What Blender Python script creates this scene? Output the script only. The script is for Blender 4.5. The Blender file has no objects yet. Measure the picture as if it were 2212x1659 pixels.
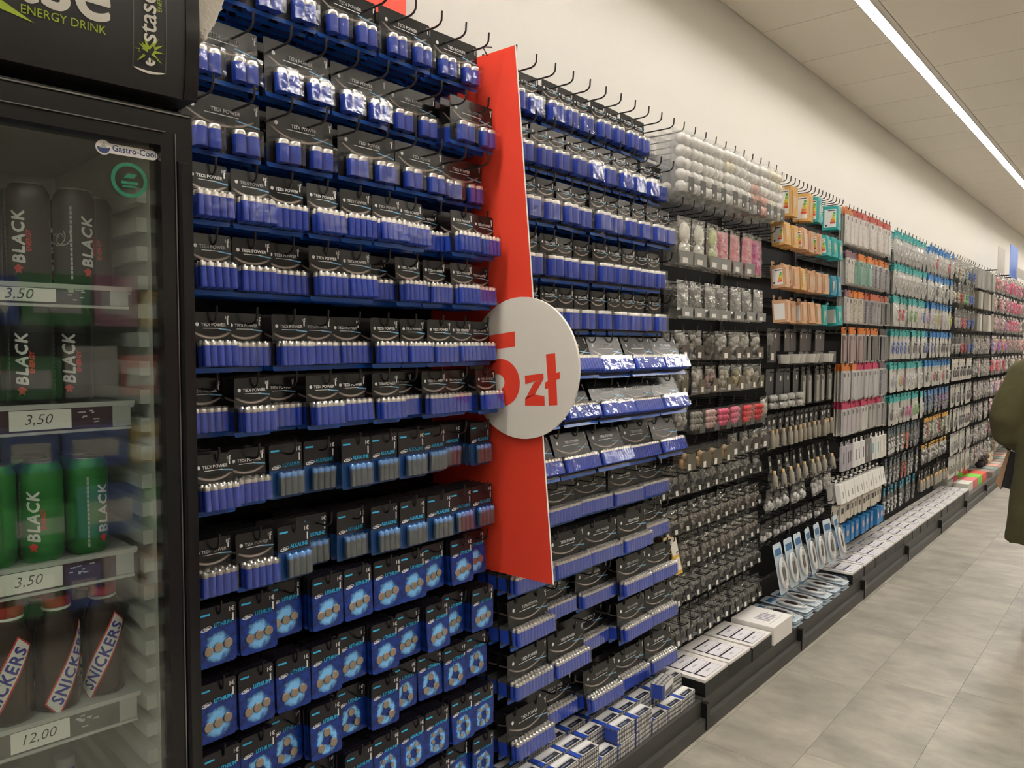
import bpy, math, random
from mathutils import Matrix, Vector
random.seed(7)
PI = math.pi
SC = bpy.context.scene
COL = SC.collection

# ------------------------------------------------------------------ camera, light, exposure
TH = math.radians(40.3); PITCH = -math.atan((829.5 - 742.0) / 1661.0); ROLL = math.atan(0.004)
CAM = Vector((1.813, 0.0, 1.52))
_F0 = Vector((-math.sin(TH), math.cos(TH), 0)); _R0 = Vector((math.cos(TH), math.sin(TH), 0)); _U0 = Vector((0, 0, 1))
_F = _F0 * math.cos(PITCH) + _U0 * math.sin(PITCH); _U = _U0 * math.cos(PITCH) - _F0 * math.sin(PITCH)
_R = _R0 * math.cos(ROLL) + _U * math.sin(ROLL); _U2 = _U * math.cos(ROLL) - _R0 * math.sin(ROLL)
cd = bpy.data.cameras.new('camera'); cam = bpy.data.objects.new('camera', cd); COL.objects.link(cam)
cd.sensor_width = 36.0; cd.lens = 36.0 * 1661.0 / 2212.0; cd.clip_start = 0.02; cd.clip_end = 200
_m = Matrix((( _R.x, _U2.x, -_F.x, CAM.x), (_R.y, _U2.y, -_F.y, CAM.y), (_R.z, _U2.z, -_F.z, CAM.z), (0, 0, 0, 1)))
cam.matrix_world = _m
SC.camera = cam
LED = 58.0            # emission of the ceiling light lines
w = bpy.data.worlds.new('world'); SC.world = w; w.use_nodes = True
w.node_tree.nodes['Background'].inputs[0].default_value = (0, 0, 0, 1)
w.node_tree.nodes['Background'].inputs[1].default_value = 0.0   # closed room: no light but its lamps
SC.view_settings.view_transform = 'Standard'; SC.view_settings.look = 'None'
SC.view_settings.exposure = 0.30; SC.view_settings.gamma = 1.0; SC.view_settings.use_curve_mapping = False
SC.cycles.transparent_max_bounces = 16
SC.cycles.max_bounces = 6

# ------------------------------------------------------------------ helpers: materials
class NT:
    def __init__(s, name):
        s.m = bpy.data.materials.new(name); s.m.use_nodes = True; s.t = s.m.node_tree
        for n in list(s.t.nodes): s.t.nodes.remove(n)
        s.out = s.t.nodes.new('ShaderNodeOutputMaterial')
    def n(s, typ, **kw):
        nd = s.t.nodes.new(typ)
        for k, v in kw.items():
            if k.startswith('_'): setattr(nd, k[1:], v)
            else:
                i = nd.inputs[int(k[1:])] if k[0] == 'i' and k[1:].isdigit() else nd.inputs[k.replace('__', ' ')]
                s.put(i, v)
        return nd
    def put(s, i, v):
        if hasattr(v, 'is_output'): s.t.links.new(v, i)
        elif isinstance(v, (tuple, list)) and len(v) == 3 and len(i.default_value) == 4: i.default_value = (*v, 1)
        else: i.default_value = v
    def ma(s, op, a, b=0.0, c=0.0, clamp=False):
        nd = s.t.nodes.new('ShaderNodeMath'); nd.operation = op; nd.use_clamp = clamp
        s.put(nd.inputs[0], a); s.put(nd.inputs[1], b); s.put(nd.inputs[2], c)
        return nd.outputs[0]
    def mix(s, f, a, b):
        nd = s.t.nodes.new('ShaderNodeMix'); nd.data_type = 'RGBA'
        s.put(nd.inputs[0], f); s.put(nd.inputs[6], a); s.put(nd.inputs[7], b)
        return nd.outputs[2]
    def xyz(s):
        tc = s.t.nodes.new('ShaderNodeTexCoord'); sp = s.t.nodes.new('ShaderNodeSeparateXYZ')
        s.t.links.new(tc.outputs['Object'], sp.inputs[0]); s.obj = tc.outputs['Object']
        return sp.outputs
    def rect(s, x, z, x0, x1, z0, z1):
        a = s.ma('MULTIPLY', s.ma('GREATER_THAN', x, x0), s.ma('LESS_THAN', x, x1))
        b = s.ma('MULTIPLY', s.ma('GREATER_THAN', z, z0), s.ma('LESS_THAN', z, z1))
        return s.ma('MULTIPLY', a, b)
    def noise(s, scale, detail=3.0, vec=None, rough=0.5):
        nd = s.n('ShaderNodeTexNoise', Scale=scale, Detail=detail, Roughness=rough)
        s.t.links.new(vec if vec is not None else s.obj, nd.inputs['Vector'])
        return nd.outputs['Fac']
    def pbr(s, col, rough=0.5, metal=0.0, spec=0.5, bump=None, bd=0.002, **kw):
        b = s.t.nodes.new('ShaderNodeBsdfPrincipled')
        s.put(b.inputs['Base Color'], col); s.put(b.inputs['Roughness'], rough); s.put(b.inputs['Metallic'], metal)
        s.put(b.inputs['Specular IOR Level'], spec)
        for k, v in kw.items(): s.put(b.inputs[k.replace('_', ' ')], v)
        if bump is not None:
            bp = s.t.nodes.new('ShaderNodeBump'); bp.inputs['Strength'].default_value = 1.0
            bp.inputs['Distance'].default_value = bd
            s.put(bp.inputs['Height'], bump); s.t.links.new(bp.outputs[0], b.inputs['Normal'])
        s.t.links.new(b.outputs[0], s.out.inputs[0]); s.b = b
        return s.m

_MC = {}
def mat(name, col, rough=0.5, metal=0.0, spec=0.5, emit=0.0):
    if name in _MC: return _MC[name]
    t = NT(name)
    m = t.pbr(col, rough, metal, spec)
    if emit: t.put(t.b.inputs['Emission Color'], col); t.b.inputs['Emission Strength'].default_value = emit
    _MC[name] = m; return m
def clear(name, tint=(0.95, 0.95, 0.95), gl=0.06, edge=0.45, rough=0.12, wrinkle=0.0, scale=60.0, haze=0.0, hcol=(0.8, 0.8, 0.78)):
    """thin clear plastic: see-through film with a fresnel gloss and a little milky haze"""
    if name in _MC: return _MC[name]
    t = NT(name)
    lw = t.n('ShaderNodeLayerWeight', Blend=0.35)
    tr = t.n('ShaderNodeBsdfTransparent', Color=tint)
    go = t.n('ShaderNodeBsdfGlossy', Color=(1, 1, 1), Roughness=rough)
    base = tr.outputs[0]
    if haze:
        df = t.n('ShaderNodeBsdfDiffuse', Color=hcol)
        mh = t.n('ShaderNodeMixShader', Fac=haze); t.t.links.new(base, mh.inputs[1]); t.t.links.new(df.outputs[0], mh.inputs[2])
        base = mh.outputs[0]
    if wrinkle:
        t.xyz(); nz = t.noise(scale, 2.0)
        bp = t.n('ShaderNodeBump', Strength=1.0, Distance=wrinkle, Height=nz)
        t.t.links.new(bp.outputs[0], go.inputs['Normal']); t.t.links.new(bp.outputs[0], lw.inputs['Normal'])
    f = t.ma('ADD', t.ma('MULTIPLY', lw.outputs['Facing'], edge), gl, clamp=True)
    mx = t.n('ShaderNodeMixShader', Fac=f)
    t.t.links.new(base, mx.inputs[1]); t.t.links.new(go.outputs[0], mx.inputs[2])
    t.t.links.new(mx.outputs[0], t.out.inputs[0])
    _MC[name] = t.m; return t.m

# ------------------------------------------------------------------ helpers: meshes
def rrect(x0, x1, z0, z1, r, n=3):
    o = []
    for cx, cz, a0 in ((x1 - r, z1 - r, 0), (x0 + r, z1 - r, 90), (x0 + r, z0 + r, 180), (x1 - r, z0 + r, 270)):
        for k in range(n + 1):
            a = math.radians(a0 + 90 * k / n); o.append((cx + r * math.cos(a), cz + r * math.sin(a)))
    return o
class MB:
    def __init__(s): s.v = []; s.f = []; s.mi = []; s.sm = []
    def add(s, vs, fs, mi=0, smooth=False):
        b = len(s.v); s.v += [tuple(p) for p in vs]
        for f in fs: s.f.append(tuple(b + i for i in f)); s.mi.append(mi); s.sm.append(smooth)
        return s
    def box(s, x0, x1, y0, y1, z0, z1, mi=0):
        v = [(x, y, z) for z in (z0, z1) for y in (y0, y1) for x in (x0, x1)]
        return s.add(v, [(0, 2, 3, 1), (4, 5, 7, 6), (0, 1, 5, 4), (2, 6, 7, 3), (0, 4, 6, 2), (1, 3, 7, 5)], mi)
    def frust(s, x0, x1, z0, z1, yb, yf, ins, mi=0, back=False):
        """tapered tray: wide at yb, inset at yf (front, smaller y)"""
        b = [(x0, yb, z0), (x1, yb, z0), (x1, yb, z1), (x0, yb, z1)]
        t = [(x0 + ins, yf, z0 + ins), (x1 - ins, yf, z0 + ins), (x1 - ins, yf, z1 - ins), (x0 + ins, yf, z1 - ins)]
        fs = [(4, 5, 6, 7)] + [(i, (i + 1) % 4, 4 + (i + 1) % 4, 4 + i) for i in range(4)]
        if back: fs.append((3, 2, 1, 0))
        return s.add(b + t, fs, mi)
    def prism(s, pts, y0, y1, mi=0, side=None):
        """outline in (x, z), counter-clockwise seen from the front (-y)"""
        n = len(pts)
        v = [(p[0], y0, p[1]) for p in pts] + [(p[0], y1, p[1]) for p in pts]
        s.add(v, [tuple(range(n)), tuple(range(2 * n - 1, n - 1, -1))], mi)
        return s.add(v, [((i + 1) % n, i, n + i, n + (i + 1) % n) for i in range(n)], mi if side is None else side)
    def lathe(s, prof, n=12, c=(0, 0, 0), mi=0, mis=None, smooth=True, closed=True):
        v = []; f = []
        for r, z in prof:
            for k in range(n):
                a = 2 * PI * k / n; v.append((c[0] + r * math.cos(a), c[1] + r * math.sin(a), c[2] + z))
        b = len(s.v)
        for j in range(len(prof) - 1):
            fs = [(j * n + k, j * n + (k + 1) % n, (j + 1) * n + (k + 1) % n, (j + 1) * n + k) for k in range(n)]
            for q in fs: f.append((q, mis[j] if mis else mi))
        s.v += v
        for q, m in f: s.f.append(tuple(b + i for i in q)); s.mi.append(m); s.sm.append(smooth)
        if closed:
            L = len(prof) - 1
            s.f.append(tuple(b + k for k in range(n - 1, -1, -1))); s.mi.append(mis[0] if mis else mi); s.sm.append(False)
            s.f.append(tuple(b + L * n + k for k in range(n))); s.mi.append(mis[-1] if mis else mi); s.sm.append(False)
        return s
    def tube(s, path, r, n=6, mi=0, loop=False, cap=True):
        P = [Vector(p) for p in path]; N = len(P); rings = []
        up = None
        for i in range(N):
            a = P[i - 1] if (i > 0 or loop) else P[i]; c = P[(i + 1) % N] if (i < N - 1 or loop) else P[i]
            d = (c - a).normalized()
            if up is None: up = Vector((0, 0, 1)) if abs(d.z) < 0.9 else Vector((1, 0, 0))
            e1 = d.cross(up).normalized(); e2 = e1.cross(d).normalized(); up = e2
            rr = r[i] if isinstance(r, (list, tuple)) else r
            rings.append([P[i] + e1 * (rr * math.cos(2 * PI * k / n)) + e2 * (rr * math.sin(2 * PI * k / n)) for k in range(n)])
        v = [p for g in rings for p in g]; f = []
        for j in range(N if loop else N - 1):
            q = (j + 1) % N
            f += [(j * n + k, q * n + k, q * n + (k + 1) % n, j * n + (k + 1) % n) for k in range(n)]
        s.add(v, f, mi, True)
        if cap and not loop:
            s.add(rings[0], [tuple(range(n))], mi); s.add(rings[-1], [tuple(range(n - 1, -1, -1))], mi)
        return s
    def ball(s, c, r, nu=10, nv=7, mi=0, sc=(1, 1, 1)):
        v = [(c[0], c[1], c[2] - r * sc[2])]; f = []
        for j in range(1, nv):
            t = -PI / 2 + PI * j / nv
            for k in range(nu):
                a = 2 * PI * k / nu
                v.append((c[0] + r * sc[0] * math.cos(t) * math.cos(a), c[1] + r * sc[1] * math.cos(t) * math.sin(a), c[2] + r * sc[2] * math.sin(t)))
        v.append((c[0], c[1], c[2] + r * sc[2])); L = len(v) - 1
        for k in range(nu):
            f.append((0, 1 + (k + 1) % nu, 1 + k)); f.append((L, 1 + (nv - 2) * nu + k, 1 + (nv - 2) * nu + (k + 1) % nu))
            for j in range(nv - 2):
                f.append((1 + j * nu + k, 1 + j * nu + (k + 1) % nu, 1 + (j + 1) * nu + (k + 1) % nu, 1 + (j + 1) * nu + k))
        return s.add(v, f, mi, True)
    def grid(s, fn, nu, nv, mi=0, smooth=True):
        v = [fn(i / nu, j / nv) for j in range(nv + 1) for i in range(nu + 1)]
        return s.add(v, [(j * (nu + 1) + i, j * (nu + 1) + i + 1, (j + 1) * (nu + 1) + i + 1, (j + 1) * (nu + 1) + i) for j in range(nv) for i in range(nu)], mi, smooth)
    def pillow(s, x0, x1, z0, z1, d, mi=0, nu=5, nv=7, wob=0.0, rnd=None):
        def h(u, v):
            k = math.sin(PI * u) ** 0.6 * math.sin(PI * v) ** 0.6 if 0 < u < 1 and 0 < v < 1 else 0
            return k
        R = rnd or random
        wb = [[R.uniform(-1, 1) * wob for _ in range(nu + 1)] for _ in range(nv + 1)]
        s.grid(lambda u, v: (x0 + (x1 - x0) * u, -d / 2 * h(u, v) - 0.0003 + (wb[round(v * nv)][round(u * nu)] if h(u, v) else 0), z0 + (z1 - z0) * v), nu, nv, mi)
        s.grid(lambda u, v: (x1 - (x1 - x0) * u, d / 2 * h(u, v) + 0.0003, z0 + (z1 - z0) * v), nu, nv, mi)
        return s
    def text(s, body, size, x, z, y=-0.0004, mi=0, align='CENTER', bold=0.0, shear=0.0, rot=0.0, sx=1.0, wrap=None, curve=None, space=1.0, th=0.0):
        if bold > .0003:
            for dx, dz in ((-bold, 0), (bold, 0), (0, -bold * .8), (0, bold * .8)):
                s.text(body, size, x + dx, z + dz, y, mi, align, 0.0, shear, rot, sx, wrap, curve, space)
            return s
        vs, fs = text_data(body, size, align, bold, shear, space)
        if wrap: vs, fs = cut_fine(vs, fs, .0045)
        ca, sa = math.cos(rot), math.sin(rot); o = []
        for px, pz in vs:
            px *= sx
            qx, qz = x + px * ca - pz * sa, z + px * sa + pz * ca
            if wrap: o.append(((wrap + 0.0006) * math.sin(qx / wrap), -(wrap + 0.0006) * math.cos(qx / wrap), qz))
            elif curve: o.append((qx, curve(qz) + y, qz))
            else: o.append((qx, y, qz))
        return s.add(o, fs, mi)
    def flat(s, pts, y=-0.0004, mi=0, wrap=None, curve=None):
        """a flat printed outline in (x, z); wrapped or curved ones are cut into a fan of strips"""
        if wrap:
            vs, fs = cut_fine(pts, [tuple(range(len(pts)))], .0045)
            return s.add([((wrap + 0.0002 - y) * math.sin(p[0] / wrap), -(wrap + 0.0002 - y) * math.cos(p[0] / wrap), p[1]) for p in vs], fs, mi)
        elif curve: o = [(p[0], curve(p[1]) + y, p[1]) for p in pts]
        else: o = [(p[0], y, p[1]) for p in pts]
        return s.add(o, [tuple(range(len(o)))], mi)
    def build(s, name, mats):
        me = bpy.data.meshes.new(name); me.from_pydata(s.v, [], s.f)
        for m in (mats if isinstance(mats, (list, tuple)) else [mats]): me.materials.append(m)
        me.polygons.foreach_set('material_index', s.mi); me.polygons.foreach_set('use_smooth', s.sm)
        me.update(); return me
def cut_fine(pts, faces, lim):
    """triangles of a flat outline, cut until no edge is longer than lim (so that print can follow a curve)"""
    P = [tuple(p) for p in pts]; idx = {p: i for i, p in enumerate(P)}; out = []
    st = [(f[0], f[i], f[i + 1]) for f in faces for i in range(1, len(f) - 1)]
    while st:
        a, b, c = st.pop()
        L = [((P[u][0] - P[v][0]) ** 2 + (P[u][1] - P[v][1]) ** 2, u, v, w_) for u, v, w_ in ((a, b, c), (b, c, a), (c, a, b))]
        l, u, v, w_ = max(L)
        if l <= lim * lim: out.append((a, b, c)); continue
        m_ = ((P[u][0] + P[v][0]) / 2, (P[u][1] + P[v][1]) / 2)
        if m_ not in idx: idx[m_] = len(P); P.append(m_)
        k = idx[m_]; st += [(u, k, w_), (k, v, w_)]
    return P, out
_TX = {}
def text_data(body, size, align, bold, shear, space):
    k = (body, size, align, bold, shear, space)
    if k in _TX: return _TX[k]
    cu = bpy.data.curves.new('lettering', 'FONT'); cu.body = body; cu.size = size; cu.align_x = align
    cu.offset = bold; cu.shear = shear; cu.resolution_u = 2 if size < .03 else 7; cu.space_character = space; cu.fill_mode = 'FRONT'
    o = bpy.data.objects.new('lettering', cu)
    me = bpy.data.meshes.new_from_object(o)
    r = ([(v.co.x, v.co.y) for v in me.vertices], [tuple(p.vertices) for p in me.polygons])
    bpy.data.objects.remove(o); bpy.data.meshes.remove(me); bpy.data.curves.remove(cu)
    _TX[k] = r; return r

# ------------------------------------------------------------------ helpers: objects
def tag(o, label=None, cat=None, group=None, kind=None):
    if label: o['label'] = label
    if cat: o['category'] = cat
    if group: o['group'] = group
    if kind: o['kind'] = kind
    return o
def obj(name, mesh, parent=None, loc=(0, 0, 0), rot=(0, 0, 0)):
    o = bpy.data.objects.new(name, mesh); COL.objects.link(o)
    o.location = loc; o.rotation_euler = rot
    if parent is not None: o.parent = parent
    return o
def struct(name, mesh, parent=None, **k):
    o = obj(name, mesh, parent, **k)
    if parent is None: o['kind'] = 'structure'
    return o
def put(spec, name, loc, rot, label, cat, group=None):
    """one thing from a spec: list of (part name, mesh, location, index of its parent part or None, part label)"""
    r = bpy.data.objects.new(name, None); COL.objects.link(r); r.location = loc; r.rotation_euler = rot
    r.empty_display_size = 0.02
    tag(r, label, cat, group); ch = []
    for p in spec:
        o = obj(p[0], p[1], r if p[3] is None else ch[p[3]], p[2])
        if len(p) > 4 and p[4]: o['label'] = p[4]
        ch.append(o)
    return r
AISLE = PI / 2                       # rotation that turns a local front (-y) to the aisle (+X), local x to +Y
def jit(a): return random.uniform(-a, a)

# ------------------------------------------------------------------ base materials
WHITE = mat('white_paint', (0.80, 0.77, 0.72), 0.7)
BLACK_METAL = mat('black_metal', (0.007, 0.007, 0.007), 0.42, 0.0, 0.4)
HOOK = mat('hook_black', (0.035, 0.032, 0.03), 0.35, 0.6)
PANEL = mat('panel_black', (0.004, 0.004, 0.0045), 0.7, 0.0, 0.25)
SILVER = mat('cell_silver', (0.75, 0.72, 0.66), 0.28, 0.9)
BLUE = mat('cell_blue', (0.022, 0.066, 0.47), 0.30, 0.0, 0.6)
GREYCELL = mat('cell_grey', (0.20, 0.185, 0.17), 0.35, 0.5)
BLUETIP = mat('cell_blue_tip', (0.35, 0.58, 0.90), 0.25, 0.6)
INKW = mat('ink_white', (0.75, 0.75, 0.75), 0.5)
INKC = mat('ink_cyan', (0.04, 0.50, 0.85), 0.45)
INKG = mat('ink_grey', (0.35, 0.35, 0.37), 0.4)
RED = mat('sign_red', (0.85, 0.058, 0.026), 0.55)
PAPER = mat('paper_white', (0.82, 0.80, 0.76), 0.6)
BLISTER = clear('blister_clear', gl=0.045, edge=0.30, rough=0.07, wrinkle=0.0012, scale=30)
BLISTERB = clear('blister_blue', tint=(0.72, 0.86, 0.99), gl=0.06, edge=0.4, rough=0.1)
FILM = clear('film_clear', gl=0.035, edge=0.30, rough=0.07, wrinkle=0.008, scale=42, haze=0.015)
SLEEVE = clear('film_sleeve', gl=0.03, edge=0.22, rough=0.08, wrinkle=0.003, scale=30, haze=0.0)
FILM2 = clear('film_crinkled', gl=0.09, edge=0.42, rough=0.04, wrinkle=0.028, scale=24, haze=0.02)
CLEARBOX = clear('clear_box', gl=0.04, edge=0.22, rough=0.06, haze=0.03)

# ------------------------------------------------------------------ the room
YB, YF, XR, ZC = -9.0, 20.0, 6.2, 3.285
m = NT('wall_paint'); m.xyz()
WALLM = m.pbr(m.mix(m.noise(1.4, 2), (0.67, 0.64, 0.59), (0.70, 0.67, 0.62)), 0.75, bump=m.noise(90, 2), bd=0.0006)
def slab(name, x0, x1, y0, y1, z0, z1, mt): return struct(name, MB().box(x0, x1, y0, y1, z0, z1).build(name, mt))
slab('wall_shelving', -0.1, 0.0, YB, YF, 0, ZC + 0.1, WALLM)
slab('wall_far', -0.1, XR, YF, YF + 0.1, 0, ZC + 0.1, WALLM)
slab('wall_near', -0.1, XR, YB - 0.1, YB, 0, ZC + 0.1, WALLM)
slab('wall_opposite', XR, XR + 0.1, YB, YF, 0, ZC + 0.1, WALLM)
# floor: staggered vinyl tiles
t = NT('vinyl_tile'); t.xyz()
oi = t.n('ShaderNodeObjectInfo')
mp = t.n('ShaderNodeMapping', Scale=(1.0, 1.5, 1.0)); t.t.links.new(t.obj, mp.inputs[0])
ofs = t.n('ShaderNodeVectorMath', _operation='ADD'); t.t.links.new(mp.outputs[0], ofs.inputs[0])
cmb = t.n('ShaderNodeCombineXYZ', X=t.ma('MULTIPLY', oi.outputs['Random'], 37.0)); t.t.links.new(cmb.outputs[0], ofs.inputs[1])
n1 = t.noise(3.2, 5, ofs.outputs[0], 0.6); n2 = t.noise(13, 4, ofs.outputs[0], 0.6)
c1 = t.mix(t.ma('MULTIPLY', t.ma('SUBTRACT', n1, 0.3), 2.4, clamp=True), (0.145, 0.132, 0.108), (0.37, 0.338, 0.277))
c1 = t.mix(t.ma('MULTIPLY', t.ma('SUBTRACT', n2, 0.45), 0.9, clamp=True), c1, (0.16, 0.153, 0.13))
c1 = t.mix(t.ma('MULTIPLY', oi.outputs['Random'], 0.22), c1, (0.38, 0.348, 0.287))
TILEM = t.pbr(c1, 0.42, bump=n2, bd=0.0005)
JOINT = mat('tile_joint', (0.33, 0.315, 0.275), 0.8)
floor = slab('floor', -0.1, XR + 0.1, YB - 0.1, YF + 0.1, -0.06, -0.003, JOINT)
TW, TL = 0.334, 0.86
tm = MB().box(-TW / 2 + .0006, TW / 2 - .0006, -TL / 2 + .0006, TL / 2 - .0006, -0.003, 0.0).build('tile', TILEM)
for i in range(17):
    x = 0.176 + TW * (i + 0.5)
    st = [3.51, 5.25, 3.70][i % 3] + 0.29 * (i // 3)
    y = st - TL * 15.5
    while y < 13.0:
        if y > YB + .4: struct('tile', tm, floor, loc=(x, y, 0))
        y += TL
struct('tile', MB().box(0.176 + TW * 17, XR, YB, 13.2, -0.003, 0).build('tile', TILEM), floor)
struct('tile', MB().box(0.0, XR, 13.4, YF, -0.003, 0).build('tile', TILEM), floor)
# ceiling: metal lay-in tiles and the light line between the first two rows
CEILM = mat('ceiling_tile', (0.90, 0.84, 0.745), 0.7)
CEILG = mat('ceiling_grid', (0.42, 0.40, 0.36), 0.6)
ceil = slab('ceiling', -0.1, XR + 0.1, YB - 0.1, YF + 0.1, ZC + 0.04, ZC + 0.14, CEILG)
LX0, LX1 = 0.53, 0.60
def ctile(w_): return MB().frust(-w_ / 2 + .004, w_ / 2 - .004, -0.298, 0.298, 0, 0, 0).build('tile', CEILM)
def ceil_tile_mesh(w_):
    b = MB(); b.box(-w_ / 2 + .003, w_ / 2 - .003, -0.3, 0.3, 0.0, 0.04); return b.build('ceiling_tile', CEILM)
cols = [(0.0, LX0)] + [(LX1 + 0.025 + 0.606 * k, LX1 + 0.025 + 0.606 * (k + 1)) for k in range(3)]
L2, L3 = LX1 + 0.025 + 0.606 * 3, LX1 + 0.025 + 0.606 * 6 + 0.095      # the next light lines, three tiles apart
cols += [(L2 + 0.095 + 0.606 * k, L2 + 0.095 + 0.606 * (k + 1)) for k in range(3)] + [(L3 + 0.095, 5.057), (5.057, 5.663), (5.663, XR)]
for a, b_ in cols:
    me = ceil_tile_mesh(b_ - a)
    y = 4.315 - 0.606 * 21 + 0.303
    while y < 19.7:
        struct('tile', me, ceil, loc=((a + b_) / 2, y, ZC)); y += 0.606
GLOW = mat('light_line', (1.0, 0.965, 0.90), 0.5, emit=LED)
ALU = mat('light_housing', (0.75, 0.71, 0.64), 0.5)
def light_line(name, x0, x1, label, group=None):
    o = bpy.data.objects.new(name, None); COL.objects.link(o); o.location = ((x0 + x1) / 2, 8, ZC)
    tag(o, label, 'ceiling light', group); off = '_offscreen' if name.endswith('_offscreen') else ''
    h = (x1 - x0) / 2
    hs = MB().box(-h, -h + .007, -16.6, 11.8, -.006, .03).box(h - .007, h, -16.6, 11.8, -.006, .03).box(-h, h, -16.6, 11.8, .03, .036).box(h, h + .025, -16.6, 11.8, -.0015, .002)
    obj('housing', hs.build('housing', ALU), o)
    obj('diffuser' + off, MB().box(-h + .007, h - .007, -16.6, 11.8, .016, .03).build('diffuser', GLOW), o)
light_line('ceiling_light', LX0, LX1, 'long glowing light line recessed in ceiling above the wall shelving')
light_line('aisle_ceiling_light_offscreen', L2, L2 + .07, 'long glowing light line in the ceiling over the open aisle')
light_line('shop_ceiling_light_offscreen', L3, L3 + .07, 'long glowing light line in the ceiling over the shelves across the aisle')


# ------------------------------------------------------------------ the wall rack: one thing per bay
PITCHY, Y0 = 1.04, 0.67
def bay_y(k): return Y0 + PITCHY * (k - 1)
NB = 14
ORD = ['top', 'second', 'third', 'fourth', 'fifth', 'sixth', 'seventh', 'eighth', 'ninth', 'tenth', 'eleventh', 'twelfth', 'thirteenth', 'fourteenth']
PLACE = {1: 'beside drinks fridge', 2: 'past red price sign', 3: 'craft decor', 4: 'light bulb', 5: 'phone case', 6: 'teal earphone', 7: 'blue earphone', 8: 'key ring', 9: 'grey carton', 10: 'hair band',
         11: 'pink accessory', 12: 'near toy', 13: 'far toy', 14: 'end toy'}
NTH = ['first', 'second', 'third', 'fourth', 'fifth', 'sixth', 'seventh', 'eighth', 'ninth', 'tenth', 'eleventh', 'twelfth', 'thirteenth', 'fourteenth', 'fifteenth']
ROWZ = {1: [2.388, 2.210, 2.058, 1.894, 1.753, 1.595, 1.457, 1.304, 1.124, 0.985, 0.825, 0.678, 0.53, 0.385],
        2: [2.390, 2.226, 2.053, 1.877, 1.714, 1.558, 1.405, 1.243, 1.080, 0.915, 0.755, 0.590, 0.405],
        3: [2.393, 2.050, 1.800, 1.600, 1.450, 1.290, 1.140, 1.020, 0.845, 0.700, 0.555, 0.385, 2.10],
        4: [2.372, 2.164, 1.955, 1.785, 1.620, 1.415, 1.180, 0.965, 0.800, 0.620, 0.525],
        5: [2.365, 2.105, 1.870, 1.645, 1.420, 1.185, 0.945, 0.720, 0.590, 0.440]}
for k in range(6, 15): ROWZ[k] = [2.35, 2.12, 1.89, 1.65, 1.41, 1.17, 0.94, 0.715, 0.50]
BASEM = mat('base_metal', (0.040, 0.037, 0.033), 0.45)
kick_m = MB().box(0.44, 0.494, 0.004, PITCHY - .004, 0.0, 0.052).build('kick_plate', BASEM)
shelf_m = MB().box(0.0, 0.472, 0.003, PITCHY - .003, 0.098, 0.118).box(0.455, 0.472, 0.003, PITCHY - .003, 0.052, 0.098).build('base_shelf', BASEM)
post_m = MB().box(0.005, 0.035, -0.015, 0.015, 0.0, 2.375).build('post', BLACK_METAL)
clip_m = MB().box(0.475, 0.499, -0.012, 0.012, 0.008, 0.112).build('joint_clip', mat('clip_black', (0.006, 0.006, 0.006), 0.3))
pan_m = MB().box(0.004, 0.016, 0.016, PITCHY - .016, 0.118, 2.335).build('back_panel', PANEL)
rail_m = MB().box(0.018, 0.032, 0.016, PITCHY - .016, -0.012, 0.012).build('rail', BLACK_METAL)
RACK = {}
for k in range(1, NB + 1):
    b = bpy.data.objects.new('wall_rack', None); RACK[k] = b; COL.objects.link(b); b.location = (0, bay_y(k), 0)
    tag(b, 'black metal rack bay with hooks, rails and base ledge, ' + (PLACE[k] if k < 3 else 'holding the %s goods' % PLACE[k]), 'rack', 'wall rack bays')
    obj('base_shelf', shelf_m, b); obj('kick_plate', kick_m, b); obj('back_panel', pan_m, b)
    obj('post', post_m, b); obj('joint_clip', clip_m, b)
    for z in ROWZ[k]: obj('rail', rail_m, b, (0, 0, z - 0.035))

hook_m = MB().tube([(0, 0, 0), (.286, 0, 0), (.299, 0, .004), (.306, 0, .012), (.308, 0, .035)], 0.0027, 6).box(-.004, .004, -.009, .009, -.012, .012).build('peg_hook', HOOK)
loop_m = MB().tube([(0, -.011, 0), (.30, -.011, 0), (.312, -.011, .014), (.314, -.009, .018), (.314, .009, .018), (.312, .011, .014), (.30, .011, 0), (0, .011, 0)], 0.0021, 5).box(-.004, .004, -.016, .016, -.012, .012).build('loop_hook', HOOK)
HOOKS = []                                   # (distance, kind, location, bay, row)
def hook(bay, row, y, kind='peg_hook', x=0.03):
    z = ROWZ[bay][row] - 0.035
    HOOKS.append(((Vector((x + .3, y, z)) - CAM).length, kind, (x, y, z), bay, row))

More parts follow.
